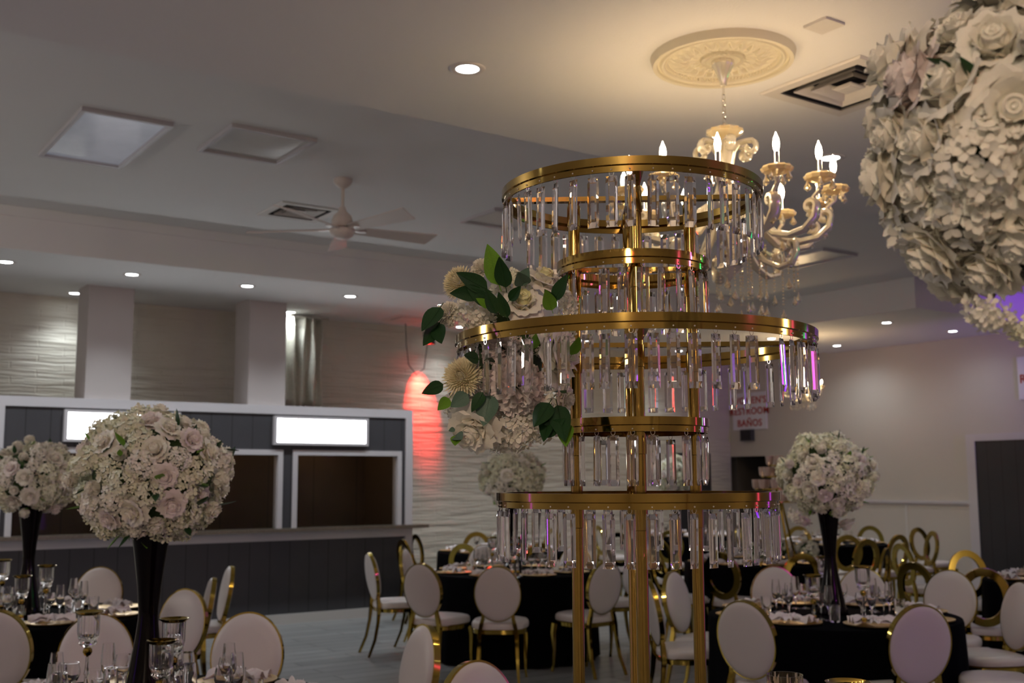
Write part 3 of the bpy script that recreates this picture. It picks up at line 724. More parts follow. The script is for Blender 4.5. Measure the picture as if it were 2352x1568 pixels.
def lathe_me(name, pr, m_, n=20, **k): return MB().lathe(pr, n, **k).mesh(name, m_)
WINE = lathe_me('wine_glass', [(.0001, 0), (.032, 0), (.030, .003), (.006, .008), (.0035, .02), (.0035, .07), (.008, .078), (.026, .095), (.034, .115), (.034, .135), (.029, .16), (.028, .16), (.032, .135), (.032, .115), (.024, .098), (.0001, .085)], 'glass')
FLUTE = lathe_me('flute_glass', [(.0001, 0), (.030, 0), (.028, .003), (.005, .008), (.0038, .02), (.005, .06), (.012, .075), (.023, .10), (.027, .13), (.025, .17), (.021, .205), (.020, .205), (.023, .17), (.025, .13), (.021, .102), (.0001, .08)], 'glass')
TUMB = lathe_me('tumbler', [(.0001, 0), (.028, 0), (.031, .004), (.033, .10), (.031, .10), (.029, .012), (.0001, .012)], 'glass')
PLATE = lathe_me('charger_plate', [(.0001, .002), (.10, .002), (.115, .006), (.160, .014), (.165, .016), (.163, .010), (.11, .0), (.0001, 0)], 'plate', 48)
def napkin_me(seed):
    rnd = random.Random(seed); mb = MB()
    def wing(sgn):
        ph = rnd.random()*6
        def fn(u, v):
            s = (u-.5)*2; x = sgn*(.008+.12*v); w_ = .018+.05*v
            return (x, s*w_*1.0, .022+.012*sin(s*7+ph)*(.3+v)+.010*(1-v)+.006*sin(v*9+s*3))
        return fn
    for sg in (-1, 1):
        f1 = wing(sg); mb.grid(f1, 16, 8); mb.grid(lambda u, v, f1=f1: (lambda p: (p[0]*.97, p[1]*1.05, max(.008, p[2]-.018)))(f1(u, v)), 16, 8)
    mb.lathe([(.0001, -.026), (.014, -.024), (.020, -.008), (.020, .008), (.014, .024), (.0001, .026)], 14, rib=.1, ribn=5, c=(0, 0, .0))
    n = len(mb.v); k = 14*6
    for i in range(n-k, n): x, y, z = mb.v[i]; mb.v[i] = (x*.8, z, y*.9+.026)
    def tail(u, v): s = (u-.5)*2; return (s*(.014+.03*v), -.02-.07*v, .024-.006*v+.008*sin(s*6+v*4))
    mb.grid(tail, 8, 6)
    return mb.mesh('napkin', 'napkin')
NAPS = [napkin_me(k) for k in (1, 2, 3)]
def holder(hh):
    """candle holder of height hh; returns list of (name, mesh)"""
    z = hh-.115
    base = MB().lathe([(.0001, 0), (.05, 0), (.052, .006), (.03, .014), (.012, .022), (.010, .03)], 24).mesh('foot', 'glass')
    k1 = MB().lathe([(.0001, .028), (.014, .032), (.017, .042), (.014, .052), (.0001, .056)], 20).mesh('lower_knob', 'gold')
    zs = z-.055
    st = MB().lathe([(.0001, .054), (.008, .056), (.011, .07), (.007, .085), (.008, zs*.55), (.012, zs*.62), (.008, zs*.72), (.006, zs), (.0001, zs+.004)], 14).mesh('stem', 'glass')
    k2 = MB().lathe([(.0001, zs+.0), (.012, zs+.006), (.018, zs+.018), (.016, zs+.030), (.008, zs+.036), (.0001, zs+.036)], 20).mesh('gold_knob', 'gold')
    cup = MB().lathe([(.0001, zs+.038), (.022, zs+.040), (.034, zs+.052), (.030, zs+.060), (.036, zs+.072), (.040, zs+.09), (.041, hh-.006), (.038, hh-.006), (.037, zs+.092), (.032, zs+.078), (.0001, zs+.07)], 40, rib=.03, ribn=20).mesh('glass_cup', 'glass')
    rim = MB().lathe([(.037, hh-.012), (.045, hh-.008), (.054, hh-.001), (.056, hh+.001), (.052, hh+.002), (.042, hh-.004), (.036, hh-.006)], 40, close=True).mesh('gold_rim', 'gold')
    return [('foot', base), ('lower_knob', k1), ('stem', st), ('gold_knob', k2), ('glass_cup', cup), ('gold_rim', rim)]
HOLD = {.34: holder(.34), .28: holder(.28)}

def G(px, y, z): p = atZ(px, y, z); return (p.x, p.y)
def away(p, d):   # move a floor point straight away from the camera
    v = Vector((p[0], p[1], 0)); v += v.normalized()*d; return (v.x, v.y)
def gd(px, d): p = atD(px, 1101, d); return (p.x, p.y)
pA = atD(335, 1568, 4.25)
TABLES = {
 'A': ((pA.x, pA.y), 'near left black table'), 'B': (G(60, 1413, .76), 'far left black table'),
 'R': (G(1912, 1411, .76), 'right black table'), 'M': (G(1178, 1312, .76), 'middle black table'),
 'C': (away(G(1745, 1303, .76), .76), 'black table behind the right one'), 'D': (gd(1893, 14.75), 'black table by the restroom wall'),
 'E': (away(G(1575, 1235, .76), .76), 'far black table by the brick wall'), 'F': (gd(1150, 13.5), 'black table behind the middle one'),
 'G': (gd(2470, 9.3), 'black table at the right edge'), 'S': ((SX, SY), 'black table under the crystal stand')}
TL = {'A': 'round black-clothed banquet table at near left under the largest left flower ball', 'B': 'round black-clothed table at the far left edge under a flower ball',
      'R': 'round black-clothed banquet table at right with a tall black vase', 'M': 'round black-clothed table left of the gold stand, before the brick wall',
      'C': 'black-clothed table just behind the right one, with low white flowers', 'D': 'far black-clothed table beside the right restroom wall',
      'E': 'far black-clothed table seen between the gold posts, by the brick wall', 'F': 'far black-clothed table behind the middle one, near the bar end',
      'G': 'black-clothed table cut by the right edge of the frame', 'S': 'black-clothed table that carries the gold crystal stand'}
PEND = []    # (object, table, kind, x, y) labelled by their order once all are placed
def put(name, me, k, kind, cat, x, y, z, rz=0):
    o = obj(name, me, loc=(x, y, z), rot=(0, 0, rz)); PEND.append((o, k, kind, cat)); o.scale = (1, 1, 1.2) if kind.endswith('napkin') else (1, 1, 1); return o
leg_me = MB().tube([(.5, 0, .73), (.55, 0, 0)], .014).mesh('leg', 'dgrey'); top_me = MB().lathe([(.0001, .73), (.745, .73), (.745, .752), (.0001, .752)], 48).mesh('table_top', 'lpanel')
for k, (p, nm) in TABLES.items():
    t = thing('round_table', TL[k], 'table', (p[0], p[1], 0), 0, 'round banquet tables')
    obj('table_top', top_me, t)
    for q in range(4): obj('leg', leg_me, t, rot=(0, 0, q*PI/2+.4))
    c = obj('tablecloth', CLOTH, loc=(p[0], p[1], .002), rot=(0, 0, len(k)*.3+p[0])); tag(c, 'floor-length black tablecloth on the ' + nm, 'tablecloth', 'black tablecloths')
    ct = Vector((p[0], p[1], 0)); ba = math.atan2(-p[1], -p[0])   # towards the camera
    if k == 'S': continue
    rnd = random.Random(ord(k))
    ns = 8
    off = {'R': PI/8, 'M': PI/8, 'A': .1, 'B': .25, 'C': .3, 'D': .1, 'E': .2, 'F': .2, 'G': .35}[k]
    far = k in 'DEF'
    for q in range(ns):
        a = ba+off+q*2*PI/ns
        x, y = p[0]+.575*cos(a), p[1]+.575*sin(a)
        put('charger_plate', PLATE, k, 'gold charger plate', 'plate', x, y, .763)
        put('napkin', NAPS[q % 3], k, 'white bow-folded napkin', 'napkin', x, y, .773, a+PI/2+rnd.uniform(-.2, .2))
        gl = [(.31, .18, WINE, 'wine_glass', 'stemmed wine glass'), (.34, .34, FLUTE, 'champagne_flute', 'clear champagne flute')]
        if k in 'AB' or q % 2 == 0: gl.append((.40, -.36, TUMB, 'tumbler', 'straight clear tumbler'))
        if far: gl = gl[:1]
        for (rr, da, me, nm_, kd) in gl:
            put(nm_, me, k, kd, 'glass', p[0]+rr*cos(a+da), p[1]+rr*sin(a+da), .763)
    if k in 'ABRM':
        v = obj('vase', VASE, loc=(p[0], p[1], .763)); tag(v, 'tall black hourglass vase on the ' + nm, 'vase', 'tall black vases')
HP = {'A': [(205, 1404, .34), (382, 1418, .34), (372, 1470, .28)], 'B': [(8, 1285, .34), (108, 1298, .34), (52, 1322, .28)],
      'R': [(1866, 1320, .28), (1985, 1301, .34), (1893, 1278, .34)], 'M': [(1131, 1233, .34), (1205, 1245, .34), (1180, 1262, .28)], 'S': [(1802, 1548, .34), (1948, 1566, .34)]}
for k, ls in HP.items():
    for (px, py, hh) in ls:
        p = atZ(px, py, .763+hh)
        if k == 'S' :
            t = thing('candle_holder', 'ribbed amber glass candle cup cut by the bottom edge, right of the stand' if px < 1900 else 'gold-rimmed candle holder barely showing at the bottom edge, right of the stand', 'candle holder', (p.x, p.y, .763), 0, 'glass candle holders')
            if px < 1900:
                obj('glass_cup', MB().lathe([(.0001, .23), (.03, .232), (.044, .25), (.046, .34), (.043, .34), (.041, .252), (.0001, .24)], 60, rib=.02, ribn=24).mesh('glass_cup', 'votive'), t)
                for (n_, me) in HOLD[hh][:3]: obj(n_, me, t)
                continue
        else:
            c = Vector((*TABLES[k][0], 0)); q = Vector((p.x, p.y, 0))-c
            if q.length > .62: q = q.normalized()*.62
            if q.length < .16: q = q.normalized()*.16
            p = c+q
            t = thing('candle_holder', '', 'candle holder', (p.x, p.y, .763)); PEND.append((t, k, ('tall ' if hh > .3 else 'shorter ')+'gold-rimmed glass candle holder', 'candle holder'))
        for (n_, me) in HOLD[hh]: obj(n_, me, t)
from collections import defaultdict
grp = defaultdict(list)
for (o, k, kind, cat) in PEND: grp[(k, kind)].append((pxof(o.location), o, cat))
for (k, kind), ls in grp.items():
    ls.sort(key=lambda e: e[0])
    for i, (x, o, cat) in enumerate(ls):
        ps = ORD[i] if i < len(ORD) else 'last'
        if i == len(ls)-1 and i > 0: ps = 'rightmost'
        o['label'] = ('%s, %s on the %s' % (kind, ps, TABLES[k][1])) if len(ls) > 1 else '%s on the %s' % (kind, TABLES[k][1]); o['category'] = cat; o['group'] = kind+'s on the '+TABLES[k][1]

# balls on their vases
def ball_on(k, label, r, seed, **kw):
    p = TABLES[k][0]; return flower_ball(label, (p[0], p[1], 1.60+.025), r, .86, seed=seed, group='white flower balls on black vases', **kw)
ball_on('A', 'largest left white rose and hydrangea ball on a black vase, before a lit sign', .312, 1, n=92, big=.92)
ball_on('B', 'white hydrangea ball at the left edge, behind the largest left one', .30, 2)
ball_on('R', 'white and blush flower ball on the black vase at right', .318, 3, n=92, big=.92, tail=((-.62, -.80, 'hydw', .2), (.32, -.92, 'rose', .2), (-.45, -.86, 'blush', .18)))
ball_on('M', 'round white hydrangea ball below the hanging bouquet, before brick', .33, 4, rp=.12)
pE = atD(1548, 1090, 15.2)
flower_ball('small far white flower ball seen between the gold posts', (pE.x, pE.y, 1.66), .30, .9, seed=5, group='white flower balls on black vases')
v = obj('vase', VASE, loc=(pE.x, pE.y, .763)); tag(v, 'tall black vase on the far table by the brick wall', 'vase', 'tall black vases')
# low flowers on the table behind
cC = TABLES['C'][0]
for j, (px, py, lb) in enumerate(((1800, 1250, 'left'), (1856, 1252, 'right'), (1735, 1258, 'crystal-hidden'))):
    p = atZ(px, py+20, .86); 
    flower_ball('low round bunch of white flowers, %s one at the foot of the cup tower' % lb, (p.x, p.y, .90), .115, .85, n=22, seed=20+j, big=1.5, group='low white flower bunches')
pF = atZ(1145, 1225, .92); flower_ball('small low white flower bunch on the table behind the middle one', (TABLES['F'][0][0], TABLES['F'][0][1], .90), .12, .9, n=22, seed=31, big=1.5)

# tower of glass cups on gold legs
tw = atD(1783, 1101, 11.0)
twr = thing('cup_tower', 'gold tripod tower of small glass cups left of the right flower ball', 'candle tower', (tw.x, tw.y, .763))
mb = MB()
for q in range(4): a = q*PI/2-.3; mb.tube([(.20*cos(a), .20*sin(a), 0), (.05*cos(a), .05*sin(a), .62)], .012, 8)
obj('tripod_legs', mb.mesh('tripod_legs', 'gold'), twr)
cup_me = MB().lathe([(.0001, 0), (.026, 0), (.036, .02), (.040, .09), (.037, .09), (.033, .05), (.0001, .048)], 20).mesh('glass_cup', 'rosecup')
for lv, (z, n_, r_) in enumerate(((.63, 14, .27), (.75, 10, .20), (.87, 6, .13), (.98, 3, .06))):
    mb = MB().lathe([(r_+.012, z-.02), (r_+.012, z-.008), (r_-.012, z-.008), (r_-.012, z-.02)], 40, close=True)
    for q in range(3): a = q*PI/3; mb.tube([(r_*cos(a), r_*sin(a), z-.014), (-r_*cos(a), -r_*sin(a), z-.014)], .006, 6)
    tr = obj('cup_ring', mb.mesh('cup_ring', 'gold'), twr)
    for q in range(n_): a = 2*PI*q/n_; obj('glass_cup', cup_me, tr, (r_*cos(a), r_*sin(a), z-.008))
obj('centre_pole', MB().tube([(0, 0, .55), (0, 0, .97)], .012).mesh('centre_pole', 'gold'), twr)

# big ball at top right on its own slim stand (pole outside the view)
pb = atD(2385, 325, 1.28)
flower_ball('very large blurred white rose ball filling the top right corner', (pb.x, pb.y, pb.z), .198, 1.0, n=88, seed=11, big=1.34, rp=.72, tail=((-.35, -1.02, 'hydw', .16), (-.12, -1.12, 'hyd', .14), (.05, -1.05, 'hydw', .2)))
pp = Vector((pb.x, pb.y, 0))+hR*.24
t = thing('flower_stand', 'slim gold floor stand carrying the large top right flower ball', 'flower stand', (pp.x, pp.y, 0))
obj('pole', MB().tube([(0, 0, .012), (0, 0, pb.z-.0)], .012).tube([(0, 0, pb.z), tuple(-hR*.10+Vector((0, 0, pb.z)))], .012).mesh('pole', 'gold'), t)
obj('base', MB().lathe([(.0001, 0), (.18, 0), (.18, .012), (.0001, .014)], 40).mesh('base', 'gold'), t)

# ------------------------------------------------------------ bouquet inside the widest ring
BD = 2.27
bq = atD(1165, 812, BD)
bt = thing('hanging_bouquet', 'bouquet of cream dahlias, white roses and green leaves tied inside the widest crystal ring', 'flower bouquet', tuple(bq))
def bloom(name, key, px, py, rpx, face=(0, 0, 1), d=BD, idx=0):
    p = atD(px, py, d)-bq; s = rpx*d/FPX
    # face given in (right, up, towards the camera)
    f = hR*face[0]+Vector((0, 0, 1))*face[1]-hF*face[2]
    obj(name, FM[key][idx], bt, p, f.to_track_quat('Z', 'Y').to_matrix(), s)
obj('foam_core', ico, bt, tuple(hF*.05), scale=(.075, .075, .10))
bloom('hydrangea', 'hydw', 1110, 760, 48, (-.2, .1, 1), BD+.01); bloom('hydrangea', 'hydw', 1215, 790, 42, (.1, .1, 1), BD+.02); bloom('hydrangea', 'hydw', 1150, 690, 44, (0, .4, .9), BD+.03); bloom('hydrangea', 'hydw', 1100, 900, 50, (-.3, -.1, .9), BD+.01); bloom('rose', 'rose', 1275, 665, 36, (.5, .6, .5), BD+.03)
bloom('hydrangea', 'hydw', 1150, 925, 48, (0, -.2, 1), BD-.01); bloom('hydrangea', 'hydw', 1205, 935, 48, (.1, -.3, .9), BD)
bloom('dahlia', 'mum', 1054, 648, 46, (-.5, .3, .6)); bloom('dahlia', 'mum', 1062, 866, 54, (-.3, .25, .8), BD-.05)
bloom('rose', 'hearted', 1200, 705, 52, (.05, .55, .8), BD-.03); bloom('rose', 'hearted', 1243, 655, 48, (.35, .75, .4))
bloom('hydrangea', 'hydw', 1092, 712, 50, (-.3, .4, .8)); bloom('carnation', 'carn', 1030, 722, 32, (-.8, .1, .5))
bloom('carnation', 'carn', 1110, 622, 32, (-.1, .9, .2)); bloom('carnation', 'carn', 1185, 888, 72, (0, -.1, 1), BD-.04, 1)
bloom('carnation', 'carn', 1155, 800, 52, (-.1, .1, 1), BD-.01, 1); bloom('rose', 'rose', 1262, 815, 78, (.9, .1, .35), BD-.03)
bloom('hydrangea', 'hydw', 1100, 965, 62, (-.5, -.5, .7)); bloom('rose', 'rose', 1095, 975, 66, (-.4, -.6, .7), BD-.03); bloom('hydrangea', 'hydw', 1180, 985, 60, (0, -.7, .6)); bloom('hydrangea', 'hydw', 1150, 1000, 50, (0, -.9, .3), BD+.06)
bloom('hydrangea', 'hydw', 1245, 960, 60, (.4, -.5, .7)); bloom('hydrangea', 'hydw', 1270, 895, 46, (.7, -.1, .6)); bloom('rose', 'rose', 1290, 915, 34, (.9, -.2, .4))
bloom('hydrangea', 'hyd', 1180, 650, 40, (.1, .8, .3), BD+.04); bloom('hydrangea', 'hydw', 1300, 700, 34, (.8, .3, .3)); bloom('hydrangea', 'hydw', 1290, 760, 40, (.8, 0, .3), BD+.05)
bloom('hydrangea', 'hydw', 1040, 930, 30, (-.9, -.2, .3)); bloom('hydrangea', 'hyd', 1235, 760, 40, (.2, .2, .9), BD+.02)
LV = [('leafl', 1147, 655, 1118, 562), ('leaf', 1162, 660, 1150, 584), ('leaf', 1120, 665, 1046, 628), ('leaf', 1110, 672, 1032, 672), ('leaf', 1012, 705, 972, 770), ('leaf', 1010, 740, 970, 797), ('leaf', 1004, 745, 1020, 797),
      ('leaf', 1018, 882, 965, 906), ('leafl', 1032, 915, 1003, 944), ('leafg', 1125, 905, 1112, 978), ('leaf', 1262, 925, 1224, 990), ('leaf', 1262, 945, 1252, 1018), ('leaf', 1280, 930, 1300, 1020), ('leafl', 1300, 975, 1302, 1030),
      ('leaf', 1275, 700, 1250, 660), ('leaf', 1272, 690, 1308, 632), ('leafl', 1268, 712, 1252, 662), ('leaf', 1290, 885, 1308, 905), ('leafl', 1125, 705, 1092, 686), ('leafg', 1205, 655, 1190, 622), ('leafg', 1195, 655, 1215, 615),
      ('leaf', 1140, 720, 1112, 662), ('leaf', 1165, 730, 1150, 668), ('leaf', 1170, 690, 1200, 655), ('leaf', 1100, 825, 1058, 818), ('leaf', 1125, 830, 1130, 812), ('leafl', 1225, 800, 1240, 760), ('leafl', 1312, 815, 1328, 770), ('leaf', 1130, 700, 1075, 660),
      ('leafg', 1045, 985, 1030, 990), ('leafg', 1045, 1000, 1062, 1012), ('leafl', 1052, 1000, 1046, 1028), ('leaf', 1240, 930, 1232, 980), ('leaf', 1245, 1000, 1300, 960), ('leaf', 1110, 900, 1085, 950), ('leafg', 1075, 905, 1035, 935)]
rl = random.Random(9)
for (kd, x0, y0, x1, y1) in LV:
    a = atD(x0, y0, BD-.07)-bq; b = atD(x1, y1, BD-.09+rl.uniform(-.02, .02))-bq; d = b-a
    y_ = d.normalized(); z_ = (-hF+Vector((rl.uniform(-.4, .4), rl.uniform(-.4, .4), rl.uniform(-.3, .3)))); x_ = y_.cross(z_).normalized(); z_ = x_.cross(y_)
    obj('leaf', FM[kd][0], bt, a, Matrix((x_, y_, z_)).transposed(), d.length*1.02)
mb = MB()
a = -YAW-.045+PI; post = Vector((SX+.127*cos(a), SY+.127*sin(a), bq.z))
for dz in (-.07, .02, .08): mb.tube([(0, 0, dz), tuple(post-bq+Vector((0, 0, dz)))], .0025, 6)
obj('tie_wires', mb.mesh('tie_wires', 'leafg'), bt)

# ------------------------------------------------------------ chairs
def ell(n, a, b, p=2.0):
    r = []
    for i in range(n):
        t = 2*PI*i/n; c, s = cos(t), sin(t); r.append((a*math.copysign(abs(c)**(2/p), c), b*math.copysign(abs(s)**(2/p), s)))
    return r
def loft(mb, rings, mi=0, capb=True, capt=True):
    n = len(rings[0]); vs = [v for r in rings for v in r]
    fs = [(j*n+i, j*n+(i+1) % n, (j+1)*n+(i+1) % n, (j+1)*n+i) for j in range(len(rings)-1) for i in range(n)]
    if capb: fs.append(tuple(reversed(range(n))))
    if capt: fs.append(tuple((len(rings)-1)*n+i for i in range(n)))
    return mb.add(vs, fs, mi)
TILT = .17
def back_pt(x, h, off):   # x across, h along the back plane from its centre, off forward of the plane
    cz, cy = .712, -.235
    return (x, cy - h*sin(TILT)+off*cos(TILT), cz + h*cos(TILT)+off*sin(TILT))
def build_chair(kind):
    P_ = {}
    n = 44
    seat = MB(); rings = []
    for k, (z, s) in enumerate(((.432, .93), (.436, .99), (.455, 1.0), (.475, .985), (.488, .93), (.495, .80), (.498, .5), (.499, .1))):
        rings.append([(x*s, y*s*.98+.01, z-(.006 if y < -.15 else 0)) for x, y in ell(n, .228, .222, 2.9)])
    loft(seat, rings); P_['seat'] = (seat, 'leather')
    fr = MB(); loft(fr, [[(x*s, y*s+.01, z) for x, y in ell(n, .226, .220, 2.9)] for z, s in ((.392, .93), (.394, .97), (.425, .98), (.432, .95))]); P_['seat_frame'] = (fr, 'gold')
    a, b = .186, .222
    if kind == 'white':
        pad = MB(); rings = []
        for off, s in ((-.024, .1), (-.024, .6), (-.022, .85), (-.016, .955), (-.012, .975), (.012, .975), (.020, .95), (.034, .84), (.040, .6), (.041, .1)):
            rings.append([back_pt(x*s, h*s, off) for x, h in ell(n, a, b)])
        loft(pad, rings); P_['back_pad'] = (pad, 'leather')
        bf = MB(); pr = [(1.0, -.016), (1.0, .016), (.955, .016), (.955, -.016)]
    else:
        bf = MB(); pr = [(1.0, -.013), (1.0, .013), (.68, .013), (.68, -.013)]
    rings = [[back_pt(x*s if s == 1 else x-(1-s)*a*(x/a), h if s == 1 else h-(1-s)*a*(h/b), off) for x, h in ell(64, a, b)] for s, off in pr]
    vs = [v for r in rings for v in r]
    bf.add(vs, [(j*64+i, ((j+1) % 4)*64+i, ((j+1) % 4)*64+(i+1) % 64, j*64+(i+1) % 64) for j in range(4) for i in range(64)])
    P_['back_frame'] = (bf, 'gold')
    for s in (-1, 1):
        path = [back_pt(s*.118, -.165, -.004), back_pt(s*.120, -.20, -.004), (s*.132, -.205, .47), (s*.145, -.205, .41), (s*.150, -.215, .30), (s*.158, -.245, .15), (s*.172, -.305, .0)]
        lg = MB().tube(path, [.017, .020, .022, .022, .018, .016, .014], 4, up=(0, 1, 0)); P_['rear_leg%d' % s] = (lg, 'gold')
        path = [(s*.185, .185, .40), (s*.192, .195, .32), (s*.188, .192, .18), (s*.188, .20, .06), (s*.194, .212, .0)]
        lg = MB().tube(path, [.024, .022, .016, .012, .013], 4, up=(0, 1, 0)); P_['front_leg%d' % s] = (lg, 'gold')
    return [(k.rstrip('-1'), v[0].mesh(k.rstrip('-1'), v[1], True, 38)) for k, v in P_.items()]
CH = {'white': build_chair('white'), 'gold': build_chair('gold')}
ZTOPC = .712+.222*cos(TILT)
CPOS = []
def chair(kind, px, ytop, tgt, label, rz=None, dmin=.98, hz=None):
    top = atZ(px, ytop, ZTOPC) if hz is None else atD(px, 1101, hz)
    tc = Vector((*TABLES[tgt][0], 0)) if isinstance(tgt, str) else None
    p = Vector((top.x, top.y, 0))
    if rz is None:
        d = tc-p; d.z = 0; d.normalize()
    else:   # explicit heading: angle in degrees from straight-away, positive = turned to the right
        q = math.radians(rz); d = hF*cos(q)+hR*sin(q)
    p = p+d*.27
    if tc is not None:
        v = p-tc
        if v.length < dmin: p = tc+v.normalized()*dmin
    tsum = 0
    for _ in range(12):
        for kk, (tp, _n) in TABLES.items():
            v = p-Vector((*tp, 0)); lim = .99 if dmin > .9 else dmin
            if v.length < lim:
                rd = p.normalized(); b_3 = v.dot(rd); c_3 = v.length_squared-lim*lim
                if abs(b_3) > .30*v.length and tsum < .45:
                    q3 = math.sqrt(b_3*b_3-c_3); st3 = (-b_3+q3) if b_3 > 0 else (-b_3-q3); p = p+rd*st3; tsum += abs(st3)
                else: p = Vector((*tp, 0))+v.normalized()*lim
        for qd in CPOS:
            v = p-qd
            if v.length < .50: p = qd+v.normalized()*.51
        p.y = min(p.y, (YB0 if p.x < XJ else bw(p.x))-.35); p.x = min(p.x, XR-.35)
    CPOS.append(p.copy())
    a = math.atan2(d.y, d.x)-PI/2
    t = thing('banquet_chair', label, 'chair', (p.x, p.y, 0), a, 'gold-framed banquet chairs, white padded' if kind == 'white' else 'gold-framed banquet chairs, open ring back')
    for (n_, me) in CH[kind]: obj(n_, me, t)
    return t
W, Gd = 'white', 'gold'
chair(W, 1142, 1299, 'M', 'white round-back chair seen from behind, centred before the middle black table')
chair(W, 966, 1293, 'M', 'white chair seen from behind at front left of the middle table', rz=32)
chair(W, 847, 1269, 'M', 'white chair farthest left at the middle table, seen side on', rz=68)
chair(W, 927, 1259, 'M', 'white chair behind the front left ones at the middle table', rz=100)
chair(W, 1393, 1288, 'M', 'white chair right of the left gold post, facing the middle table', rz=-38)
chair(W, 1435, 1263, 'M', 'white chair half hidden behind the front gold post', rz=-120)
chair(W, 1488, 1330, 'R', 'white chair seen edge-on right of the thick centre gold post', rz=84)
chair(W, 1541, 1312, 'R', 'white chair between the centre and right gold posts, turned half sideways', rz=125)
chair(W, 1709, 1377, 'R', 'white chair seen from behind at front left of the right table', dmin=.76)
chair(W, 2105, 1385, 'R', 'white chair seen from behind at front right of the right table', dmin=.74)
chair(W, 1776, 1300, 'R', 'white chair on the far side of the right table, left of the vase')
chair(W, 1981, 1303, 'R', 'white chair on the far side of the right table, right of the vase')
chair(W, 2181, 1308, 'R', 'white chair at back right of the right table, beside an open ring chair', rz=-150)
chair(W, 2348, 1335, 'R', 'white chair at the right edge facing the right table, farther one', rz=-98)
chair(W, 2392, 1372, 'R', 'white chair cut by the right edge, nearer one', rz=-72)
chair(W, 574, 1405, 'A', 'large white chair facing the camera at right of the near left table')
chair(W, 222, 1408, 'A', 'white chair behind the glass candle holder at the near left table')
chair(W, 403, 1350, 'B', 'white chair just right of the tall black vase, nearest one', rz=-155)
chair(W, 492, 1325, 'B', 'narrow white chair seen edge-on right of the tall vase, nearer of two', rz=-108)
chair(W, 532, 1298, 'B', 'narrow white chair seen edge-on right of the tall vase, farther of two', rz=-112)
chair(W, 232, 1301, 'B', 'white chair on the far side of the far left table')
chair(W, 4, 1382, 'B', 'white chair at the left edge seen from behind', rz=0)
chair(W, -62, 1482, 'A', 'white chair cut by the bottom left corner', rz=40)
chair(W, 980, 1433, 'A', 'white chair at the bottom centre with gold edge on its right', rz=-118)
chair(W, 1085, 1516, 'S', 'white chair at the bottom edge left of the gold stand, gold edge on its left', rz=138)
chair(W, 1112, 1250, 'M', 'white chair on the far side of the middle table, left of its vase')
chair(W, 1313, 1254, 'M', 'white chair on the far side of the middle table, by the left gold post')
chair(Gd, 988, 1221, 'F', 'open ring-back gold chair at the bar end, front one of two', rz=60, hz=13.1)
chair(Gd, 1010, 1218, 'F', 'open ring-back gold chair at the bar end, rear one of two', rz=110, hz=13.9)
chair(Gd, 1064, 1233, 'F', 'open ring-back gold chair right of the bar end pair', rz=25, hz=12.0)
chair(Gd, 1100, 1213, 'F', 'orange-tinted ring-back gold chair far behind the middle table', rz=180, hz=14.6)
chair(Gd, 1270, 1213, 'F', 'ring-back gold chair seen through the lowest crystals at left', rz=-120)
chair(Gd, 1240, 1226, 'F', 'ring-back gold chair behind the middle table near its vase', rz=-20, hz=12.1)
chair(Gd, 1372, 1206, 'E', 'ring-back gold chair seen just right of the left gold post', rz=70)
chair(Gd, 1420, 1222, 'E', 'ring-back gold chair seen left of the centre gold posts', rz=30)
chair(Gd, 1512, 1238, 'E', 'narrow ring-back gold chair right of the centre posts', rz=50)
chair(Gd, 1538, 1217, 'E', 'ring-back gold chair behind the lowest crystals, right of centre posts', rz=0)
chair(Gd, 1505, 1262, 'C', 'narrow ring-back gold chair left of the table behind the right one', rz=75)
chair(Gd, 1628, 1266, 'C', 'ring-back gold chair at the right gold post, nearest of the ring-backs', rz=38)
chair(Gd, 1697, 1210, 'E', 'ring-back gold chair far behind the lowest crystals at right', rz=-60)
chair(Gd, 1820, 1266, 'C', 'ring-back gold chair just left of the right black vase, behind the white one', rz=-12)
chair(Gd, 1834, 1208, 'D', 'orange-tinted ring-back gold chair at the far table by the cup tower', rz=180)
chair(Gd, 1997, 1207, 'D', 'yellow ring-back gold chair at the far table by the wall', rz=190)
chair(Gd, 1945, 1227, 'D', 'ring-back gold chair just right of the right vase, before the far table', rz=-5)
chair(Gd, 1992, 1237, 'D', 'farther of the two overlapping ring-back chairs right of the vase', rz=-25)
chair(Gd, 1984, 1257, 'C', 'nearer of the two overlapping ring-back chairs right of the vase', rz=-60)
chair(Gd, 2050, 1227, 'D', 'upright ring-back gold chair with white seat facing the far wall table', rz=-30)
chair(Gd, 2106, 1211, 'D', 'ring-back gold chair alone against the pale wall', rz=150)
chair(Gd, 2143, 1219, 'D', 'ring-back gold chair seen edge-on against the pale wall', rz=-95)
chair(Gd, 2067, 1247, 'G', 'ring-back gold chair catching magenta light, seen side on', rz=75)
chair(Gd, 2096, 1290, 'G', 'ring-back gold chair seen at an angle behind the right table glasses', rz=60)
chair(Gd, 2216, 1263, 'G', 'orange ring-back gold chair standing before the dark door', rz=175)
chair(Gd, 2258, 1304, 'G', 'ring-back gold chair with its whole oval opening showing, by the right edge', rz=22)

